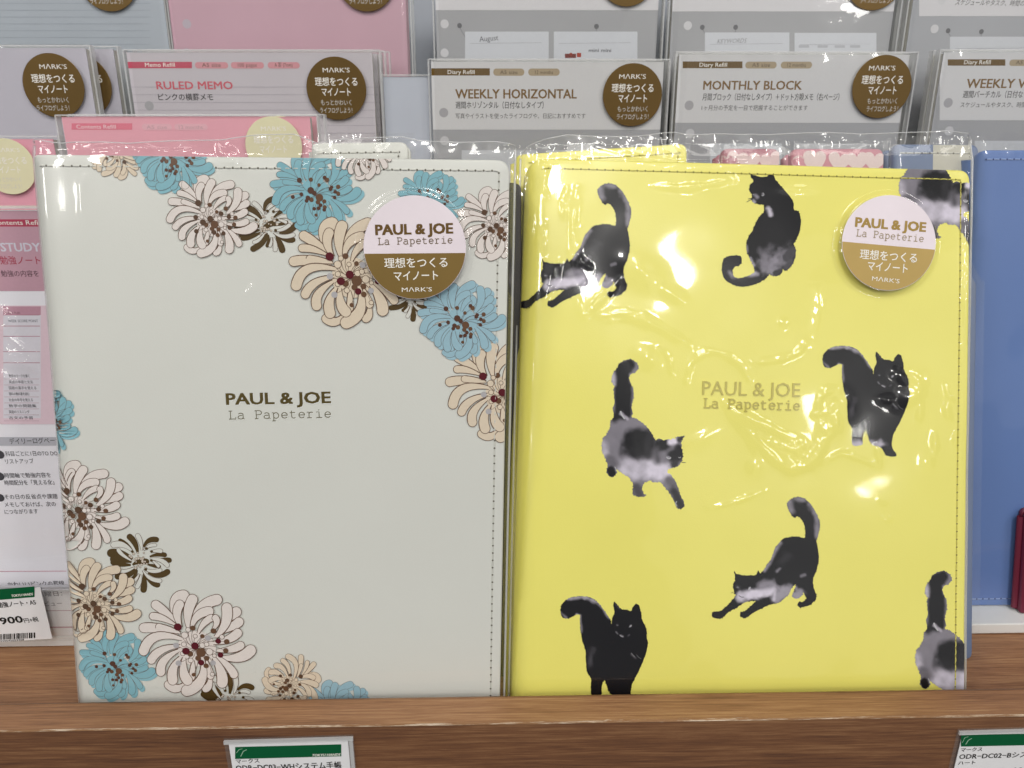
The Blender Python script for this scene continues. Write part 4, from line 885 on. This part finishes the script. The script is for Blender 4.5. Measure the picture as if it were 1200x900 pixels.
# ---- clear sleeves of the two front notebooks
def sleeve(root, P, hf, q, pl, prr, tops, stick, ridges, bumps, seed, res, amp, crump=.0011, vb=.0007):
    """pl, prr: two photo points on the left/right film edge; tops: photo points along the open top edge"""
    tp = np.array([P.uv(*a) for a in tops]); vt = tp[:, 1].max()
    def ledge(v): return lineat(P, pl[0], pl[1], v)
    def redge(v): return lineat(P, prr[0], prr[1], v)
    bl, br, tr, tl = q; km = abs(P.uv(601, 400)[0] - P.uv(600, 400)[0])
    RG = [(curve_pts([P.uv(*a) for a in pts], 6), A, wdt) for pts, A, wdt in ridges]
    BP = [(P.uv(*c), sx * km, sy * km, ang, A) for c, sx, sy, ang, A in bumps]
    su = P.uv(*stick[0]); sr = stick[1] * km
    def height(u, v, s, t):
        lc = bl[0] + (tl[0] - bl[0]) * (v - bl[1]) / (tl[1] - bl[1]); rc = br[0] + (tr[0] - br[0]) * (v - br[1]) / (tr[1] - br[1])
        vtop = np.interp(u, tp[:, 0], tp[:, 1]); edge = np.clip((vtop - v) / .010, 0, 1)
        h = hf(np.clip(u, lc, rc), v) + .0013 + amp * np.clip(waves(u, v, seed, .02, .09, 16), -2.2, 2.2)
        h += crump * np.clip(.75 + .8 * waves(u, u * 0, seed + 8, .03, .07, 5), .15, 2) * np.exp(-((vtop - v) / .006) ** 2) * (waves(u, v, seed + 3, .006, .026, 18)) * .9
        wv = np.clip(1 + .45 * waves(u, v, seed + 11, .004, .02, 10), .45, 2)
        for pts, A, wdt in RG:
            d, pos = segdist(u, v, pts); d = d / wv; h = h + A * (wv * .5 + .5) * np.exp(-(d / wdt) ** 2) * np.sin(math.pi * np.clip(pos, .04, .96)) ** .6
        for c, sx, sy, ang, A in BP:
            x, y = u - c[0], v - c[1]; ca, sa = math.cos(R(ang)), math.sin(R(ang)); x, y = x * ca + y * sa, -x * sa + y * ca
            h = h + A * np.exp(-(x / sx) ** 2 - (y / sy) ** 2)
        base = hf(np.clip(u, lc, rc), v); h = np.maximum(h, base + .0006)
        out = np.clip((lc - u) / .0035, 0, 1) + np.clip((u - rc) / .0035, 0, 1)
        h = h - out * .007
        above = np.clip((v - tl[1]) / .006, 0, 1); h = h - above * .0015
        ds = np.hypot(u - su[0], v - su[1]); f = np.clip((sr * 1.16 - ds) / (sr * .13), 0, 1); f = f * f * (3 - 2 * f)
        return h * (1 - f) + (stick[2] - .0004) * f
    nu, nv = res; s, t = np.meshgrid(np.linspace(0, 1, nu), np.linspace(0, 1, nv)); t = 1 - (1 - t) ** 1.15
    V0 = vb + t * (vt - vb); Lu, Ru = ledge(V0), redge(V0); U = Lu + s * (Ru - Lu)
    vtop = np.interp(U, tp[:, 0], tp[:, 1]); Vv = vb + t * (vtop - vb); Lu, Ru = ledge(Vv), redge(Vv); U = Lu + s * (Ru - Lu)
    H = height(U, Vv, s, t)
    V = P.w(U.ravel(), Vv.ravel(), H.ravel()); i = (np.arange(nv - 1)[:, None] * nu + np.arange(nu - 1)).ravel()
    F = np.stack([i, i + 1, i + nu + 1, i + nu], 1); o = mesh("clear_sleeve", V, F, M['film'], root, smooth=True)
    # sealed side seams and the cut top edge: a thin bead of doubled film
    VV, FF = [], []
    sk = 4
    for U_, V_, H_, r in ((U[::sk, 0], Vv[::sk, 0], H[::sk, 0], .0005), (U[::sk, -1], Vv[::sk, -1], H[::sk, -1], .0005), (U[-1, ::3], Vv[-1, ::3], H[-1, ::3], .00022)):
        v_, f_ = tube(P, np.stack([U_, V_, H_], 1), r, 6); o_ = sum(len(a) for a in VV); VV.append(v_); FF += [tuple(x + o_ for x in g) for g in f_]
    mesh("sleeve_seam", np.vstack(VV), FF, M['film_edge'], o, smooth=True)
    return o
RY = [([(700, 371), (735, 368), (770, 382), (808, 403)], .0008, .0016), ([(706, 378), (745, 376), (800, 400)], .0003, .0008),
      ([(727, 328), (706, 350), (686, 372)], .0011, .0013), ([(675, 222), (671, 262), (672, 300)], .0012, .0018), ([(672, 298), (678, 308), (692, 313)], .0007, .0010),
      ([(664, 222), (661, 240), (661, 256)], .0008, .0012), ([(639, 262), (637, 280), (638, 302)], .0007, .0011), ([(656, 306), (650, 328), (641, 352)], .0008, .0010),
      ([(672, 304), (677, 318), (684, 330)], .0008, .0010), ([(677, 350), (680, 365), (687, 373)], .0005, .0009), ([(626, 240), (621, 280), (618, 320)], .0005, .0010),
      ([(763, 219), (810, 220), (862, 212)], .0009, .0013), ([(862, 212), (858, 206), (852, 201)], .0004, .0009),
      ([(770, 408), (782, 418), (788, 438)], .0006, .0010), ([(804, 447), (812, 422), (835, 413), (864, 424), (878, 444)], .0008, .0014),
      ([(880, 425), (908, 422), (932, 414), (942, 402)], .0007, .0012), ([(852, 474), (872, 488), (905, 503), (936, 520)], .0016, .0021),
      ([(862, 488), (890, 522), (925, 546), (945, 542), (962, 520), (975, 492)], .0018, .0026), ([(868, 498), (900, 532), (930, 552), (952, 546)], .0005, .0009), ([(880, 503), (905, 520), (928, 526)], .0007, .0014),
      ([(978, 455), (962, 462), (955, 484)], .0008, .0014), ([(952, 486), (968, 482), (972, 476)], .0006, .0010), ([(975, 478), (977, 494), (973, 508)], .0009, .0018),
      ([(966, 540), (985, 531), (1005, 537), (1030, 547)], .0006, .0012), ([(1026, 522), (1028, 534), (1030, 547)], .0005, .0010),
      ([(1048, 436), (1072, 447), (1070, 462), (1048, 476)], .0015, .0026), ([(1104, 450), (1110, 464), (1114, 470)], .0007, .0010), ([(1077, 472), (1075, 486), (1074, 494)], .0006, .0013), ([(1106, 470), (1107, 482), (1110, 492)], .0006, .0012),
      ([(1093, 505), (1094, 518), (1093, 530)], .0005, .0016), ([(1119, 505), (1117, 515), (1117, 524)], .0004, .0010), ([(1028, 587), (1033, 590), (1039, 588)], .0004, .0008), ([(1032, 605), (1038, 609), (1044, 606)], .0004, .0008),
      ([(830, 595), (860, 588), (895, 574)], .0004, .0012), ([(1132, 205), (1130, 300), (1127, 400)], .0007, .0011), ([(700, 172), (760, 188), (820, 192), (900, 189)], .0007, .0011), ([(620, 192), (660, 186), (690, 190)], .0006, .0010),
      ([(955, 330), (958, 360), (950, 400)], .0004, .0020), ([(640, 190), (637, 215), (641, 232)], .0006, .0012)]
BY = [((750, 318), 22, 13, -35, .0016), ((790, 347), 14, 6, -30, .0008), ((760, 420), 13, 9, -30, .0012), ((935, 222), 18, 5, 0, .0007), ((870, 487), 12, 8, -30, .0009), ((930, 528), 16, 12, -20, .0011),
      ((977, 495), 7, 14, 10, .0010), ((1062, 462), 14, 12, 30, .0012), ((1038, 468), 10, 5, 0, .0007), ((885, 547), 10, 10, 0, .0006), ((820, 515), 22, 8, 30, .0005), ((1085, 540), 9, 12, 0, .0004), ((917, 379), 5, 5, 0, .0005), ((985, 470), 10, 16, 25, .0008)]
sleeve(ty, PY, hy_, qy, ((611, 170), (596.5, 818)), ((1149.5, 160), (1134.5, 812)), [(609, 181), (618, 169), (640, 163), (665, 158), (700, 160), (745, 160), (790, 155), (808, 158), (850, 157), (900, 158), (960, 155), (1010, 157), (1060, 155), (1110, 154), (1152, 156)],
       (STY[0], STY[1], .0034), RY, BY, 71, (460, 520), .00030)
RW = [([(385, 176), (398, 188), (425, 193), (445, 184)], .0009, .0014), ([(270, 172), (276, 182), (272, 192)], .0007, .0012), ([(255, 166), (262, 180), (285, 200)], .0006, .0013), ([(303, 182), (345, 193), (400, 195)], .0004, .0009),
      ([(590, 172), (597, 178), (604, 186)], .0007, .0010), ([(45, 172), (90, 176), (150, 172), (210, 178), (240, 170)], .0005, .0011), ([(100, 200), (98, 230), (101, 270)], .0003, .0016), ([(300, 340), (296, 336), (290, 345)], .0004, .0008),
      ([(455, 182), (500, 186), (560, 183)], .0003, .0010), ([(365, 175), (362, 190), (358, 200)], .0004, .0010)]
BW = [((272, 184), 7, 12, 0, .0009), ((90, 230), 20, 50, 0, .0003), ((345, 560), 30, 160, 0, .0003)]
sleeve(tw, PW, hw_, qw, ((27, 168), (84, 826)), ((604.5, 165), (591, 815)), [(24, 165), (40, 163), (70, 168), (120, 166), (150, 168), (200, 165), (260, 164), (300, 158), (345, 157), (372, 168), (400, 163), (440, 161), (470, 160), (490, 165), (540, 167), (580, 166), (600, 169), (612, 170)],
       (STW[0], STW[1], .0030), RW, BW, 83, (380, 400), .00012)
# ---- notebooks standing behind the front two, plus one added dark filler
P2 = Plane(.311, 0, 18.0); P2w = Plane(.311, 0, 11.0)
def behind(P, x0, x1, top0, top1, mats, label, seed, nm="notebook", thick=.013, sides=('top', 'right'), roll=.004, pattern=None, film_top=8):
    xa = x0; xb = x1; q0 = P.uv(x0, top0); q1 = P.uv(x1, top1)
    def dn(px, top):  # the photo pixel straight below at the foot of the cover
        u, v = P.uv(px, top); p = P.w(u, .002); d = RM.T @ (p - CO); return (CX + FPX * d[0] / -d[2], CY - FPX * d[1] / -d[2])
    t, fc, hf, q, ol = notebook(P, (x0, top0), dn(x0, top0), (x1, top1), dn(x1, top1), mats, thick, roll, label, seed, stitch_sides=sides, rad=(.003, .004), name=nm)
    if pattern: pattern(fc, P, hf, q)
    bl, br, tr, tl = q; ft = .0035
    def h(u, v, s, tt): return hf(np.clip(u, bl[0], br[0]), v) + .001 + .0003 * waves(u, v, seed, .01, .05) + .0008 * np.clip((tt - .95) / .05, 0, 1) * waves(u, v, seed + 2, .003, .012)
    sh_ = sheet("clear_sleeve", P, (bl[0] - .003, .001), (br[0] + .003, .001), (tr[0] + .003, tr[1] + ft), (tl[0] - .003, tl[1] + ft), 90, 90, h, M['film'], t)
    return t
mw = (M['white_leather'], M['thread_white'], M['hole']); my = (M['yellow_leather'], M['thread_yellow'], M['hole_y'])
behind(P2w, 363, 478, 168, 166, mw, "white stitched cover peeping out just above the flowered notebook", 91, film_top=6)
behind(P2, 604, 805, 181, 168, my, "yellow stitched cover peeping out above the left end of the cat notebook", 92)
P2g = Plane(.303, 0, 13.0)  # added dark filler board: the gap's shade put into its colour
behind(P2g, 568, 611, 214, 214, (leather("gap_shade", "2c2621", .5), M['thread_white'], M['hole']), "added dark board in place of the shade in the gap between the two front notebooks", 96, sides=(), thick=.006, roll=.002)
def hearts(c1, c2, n_, seed):
    def f(fc, P, hf, q):
        bl, br, tr, tl = q; pr = Print(P, hf, .00012, inset(np.array(q), .0003)); rr = random.Random(seed)
        for i in range(n_):
            u = bl[0] + (br[0] - bl[0]) * (i + .5) / n_ + rr.uniform(-.002, .002)
            for v0 in (tl[1] - .006, tl[1] - .026):
                s_ = .0055; a = rr.uniform(-.5, .5); pts = []
                for k in range(24):
                    t = 2 * math.pi * k / 24; x = 16 * math.sin(t) ** 3 / 16 * s_; y = (13 * math.cos(t) - 5 * math.cos(2 * t) - 2 * math.cos(3 * t) - math.cos(4 * t)) / 16 * s_
                    pts.append((u + x * math.cos(a) - y * math.sin(a), v0 + x * math.sin(a) + y * math.cos(a)))
                pr.poly(pts, c2); pr.up()
        pr.build("heart_print", fc, M['print'])
    return f
pinkL = leather("pink_leather", "cf8f9d", .4); pinkD = leather("rose_leather", "b2707f", .4)
mp = (pinkL, M['thread_white'], M['hole'])
behind(P2, 846, 914, 174, 174, (pinkD, M['thread_white'], M['hole']), "slim rose pink cover with hearts, left of the other pink one above the cats", 93, pattern=hearts(0, lin('e6cdd0'), 3, 1), sides=())
behind(P2, 928, 1036, 174, 174, mp, "pink cover with pale heart print behind the cat notebook, nearest the blue striped one", 94, pattern=hearts(0, lin('ecd9da'), 5, 2), sides=())
def stripes(fc, P, hf, q):
    bl, br, tr, tl = q; pr = Print(P, hf, .00012, inset(np.array(q), .0003)); a, b = P.uv(1093, 172)[0], P.uv(1138, 172)[0]
    pr.poly([(a, .003), (b, .003), (b, tl[1] + .01), (a, tl[1] + .01)], lin('cfccc0')); pr.build("cream_stripe", fc, M['print'])
mb = (M['blue_leather'], M['thread_blue'], M['hole_b'])
greyblue = leather("grey_blue_leather", "6f7fa0", .42)
behind(P2, 1047, 1147, 169, 169.5, (greyblue, M['thread_white'], M['hole']), "grey blue cover with a cream stripe behind the top right corner of the cat notebook", 95, pattern=stripes)
# blue notebook on the riser's lowest step, right edge of the photo
PB = Plane(.345, 0, 7.0)
tb, fb, hb_, qb, ob = notebook(PB, (1150, 176), (1103, 733), (1700, 176), (1640, 733), (M['blue_leather'], M['thread_blue'], M['hole_b']), .024, .005,
    "plain blue notebook with blue stitching at the right edge, standing on the lowest step", 97, stitch_sides=(), vb=.0068)
bl, br, tr, tl = qb
stitches(PB, [[(bl[0] + .001, bl[1] + .004), (bl[0] + .0665, bl[1] + .004)], [(tl[0] + .003, tl[1] - .004), (tl[0] + .12, tl[1] - .004)]], hb_, .0032, M['thread_blue'], M['hole_b'], fb)
def hbl(u, v, s, t): return .0045 * 0 + hb_(np.clip(u, bl[0], br[0]), v) + .0012 + .0003 * waves(u, v, 98, .02, .08) + .0006 * waves(u, v, 99, .003, .012) * np.clip((t - .97) / .03, 0, 1)
sheet("clear_sleeve", PB, (bl[0] - .004, bl[1]), (br[0] + .004, bl[1]), (tr[0] + .004, tr[1] + .003), (tl[0] - .004, tl[1] + .003), 200, 150, hbl, M['film'], tb)
PR = Plane(.3375, 0, 7.0)
notebook(PR, (1204, 600), (1195.5, 722), (1500, 600), (1490, 722), (M['red_leather'], M['thread_white'], M['hole']), .007, .002, "dark red cover just entering the photo at the lower right beside the blue notebook", 99, stitch_sides=(), vb=.0068, thin=True, dome=.0001)
# ================================================================== price tags and clear ledge
GREEN = lin('0f5a36')
def tag(P, x0, y0, x1, y1, tilt, draw, label, holder=True, h=.0):
    """shelf price tag: card with a green band in a clear holder; corners in photo pixels"""
    a, b = P.uv(x0, y1), P.uv(x1, y0); c = P.w((a[0] + b[0]) / 2, a[1]); t = thing("price_tag", c, label, "price tag", "shelf price tags")
    ta = math.tan(R(tilt)); sk = lambda u: (u - a[0]) * ta
    def pb(nm, u0, u1, v0, v1, h0, h1, mat, bev=0):
        V, F = box_vf(u0, u1, v0, v1, h0, h1, bev=bev); V = np.array(V); V[:, 1] += sk(V[:, 0]); return mesh(nm, P.w(V[:, 0], V[:, 1], V[:, 2]), F, mat, t)
    if holder: pb("clear_holder", a[0] - .002, b[0] + .0022, a[1] - .002, b[1] + .0022, h + .0001, h + .0006, M['acrylic']); pb("holder_rim", a[0] - .0018, b[0] + .0022, b[1] + .0002, b[1] + .0018, h + .0007, h + .0016, M['film_edge']); pb("holder_rim", b[0] + .0004, b[0] + .0020, a[1], b[1], h + .0007, h + .0016, M['film_edge'])
    cd = pb("card", a[0], b[0], a[1], b[1], h + .0007, h + .0010, M['card'])
    pr = Print(P, lambda u, v: 0 * u, h + .00112, None); draw(pr); pr.build("card_print", cd, M['matte_print'])
    return t
PT = Plane(LF - .0002, 0, 0)
def skq(pr, x0, y0, x1, y1, dy, col): pr.poly([pr.P.uv(x0, y0), pr.P.uv(x1, y0 + dy), pr.P.uv(x1, y1 + dy), pr.P.uv(x0, y1)], col)
def d1(pr):
    skq(pr, 276.5, 873, 400.5, 887, -3.2, GREEN); pr.up()
    put_text(pr, "TOKYU HANDS", (366, 884), (399, 883), 3.6, TXT_W, .03, .35)
    pr.line([pr.P.uv(*q) for q in ((278, 880), (281, 876), (285, 875))], .0002, lin('a8c8b0')); pr.line([pr.P.uv(*q) for q in ((283, 884), (286, 878), (290, 876))], .0003, lin('a8c8b0'))
    put_text(pr, "マークス", (278, 892), (305, 891), 5.5, BLACK, .012); put_text(pr, "ODR−DC03−WHシステム手帳", (278, 901), (401, 897.5), 8.6, BLACK, .02)
    put_text(pr, "フラワー", (278, 914), (306, 913), 6, BLACK, .012); put_text(pr, "2,400円+税", (330, 926), (400, 924), 13, BLACK, .03)
tag(PT, 279, 867.5, 408.5, 935, 1.1, d1, "white price tag with green band on the rail below the white flowered notebook")
def d2(pr):
    skq(pr, 1124.5, 859, 1300, 872.5, -3.5, GREEN); pr.up()
    pr.line([pr.P.uv(*q) for q in ((1126, 868), (1129, 862), (1133, 861))], .0002, lin('a8c8b0')); pr.line([pr.P.uv(*q) for q in ((1130, 870), (1133, 865), (1137, 863))], .0003, lin('a8c8b0'))
    put_text(pr, "マークス", (1124, 878.5), (1149, 877.5), 5, BLACK, .012); put_text(pr, "ODR−DC02−Bシステム手帳", (1122, 887), (1240, 883.5), 7, BLACK, .02)
    put_text(pr, "ハート", (1121, 893.8), (1141, 893), 5, BLACK, .012); put_text(pr, "2,400円+税", (1169, 907), (1245, 904), 12, BLACK, .03)
tag(PT, 1109, 856.5, 1255, 930, 1.1, d2, "white price tag with green band at the lower right corner of the photo")
PL = Plane(.3265, 0, 0)
def d3(pr):
    skq(pr, -60, 694, 42, 706.5, -8.5, GREEN); pr.up(); put_text(pr, "TOKYU HANDS", (15, 698), (40, 695.8), 3.2, TXT_W, .03, .3)
    put_text(pr, "DA勉強ノート・A5", (-9, 711), (44, 706.5), 6, BLACK, .02); put_text(pr, "900", (3, 730), (29, 727.5), 9.5, BLACK, .04); put_text(pr, "円+税", (30.5, 728), (47, 726), 5.2, BLACK, .015)
    rr = random.Random(5); x = -30.0
    while x < 41:
        wb = rr.choice((.7, 1.1, 1.8)); pr.poly([pr.P.uv(x, 741.5 - (x * .05)), pr.P.uv(x + wb, 741.5 - (x * .05)), pr.P.uv(x + wb, 748 - x * .05), pr.P.uv(x, 748 - x * .05)], BLACK); x += wb + rr.choice((.6, .9, 1.4))
    put_text(pr, "4550045053408", (0, 750.6), (30, 748.6), 2.3, BLACK, .01)
tag(PL, -62, 694, 50, 755, 3.6, d3, "white price tag reading 900 on the clear ledge at the left edge", holder=False)
# clear ledge in front of the study pack, with a printed strip behind it
lg = thing("clear_ledge", (-.22, .33, .0062), "clear plastic ledge holding the study note pack at the left edge", "display ledge")
PG = Plane(.3285, 0, 0); u0 = -.40; u1 = PG.uv(140, 700)[0]; vtop = PG.uv(60, 688)[1]
pbox("front_strip", PG, u0, u1, .0066, vtop, 0, .0016, M['acrylic'], lg); pbox("strip_edge", PG, u0, u1, vtop + .0001, vtop + .0012, -.0002, .0018, plain("ledge_edge", "a7a6ac", .3), lg)
PS = Plane(.3312, 0, 0); cs = thing("printed_strip", (-.22, .3312, .0066), "white paper strip with grey Japanese words behind the clear ledge", "paper strip")
sv = PS.uv(60, 691)[1]
c_ = pbox("paper", PS, u0, PS.uv(86, 700)[0], .0068, sv, 0, .0004, M['card'], cs); pr = Print(PS, None, .0006)
put_text(pr, "日曜日：", (46, 698), (74, 697), 5.6, lin('77757a'), .004); put_text(pr, "レビュー", (46, 709.5), (74, 708.5), 5.6, lin('77757a'), .004); pr.line([PS.uv(46, 715), PS.uv(86, 714.5)], .0004, lin('c2a0a8')); pr.line([PS.uv(0, 735), PS.uv(86, 734)], .0008, lin('c7a2a8'))
pr.build("print", c_, M['matte_print'])
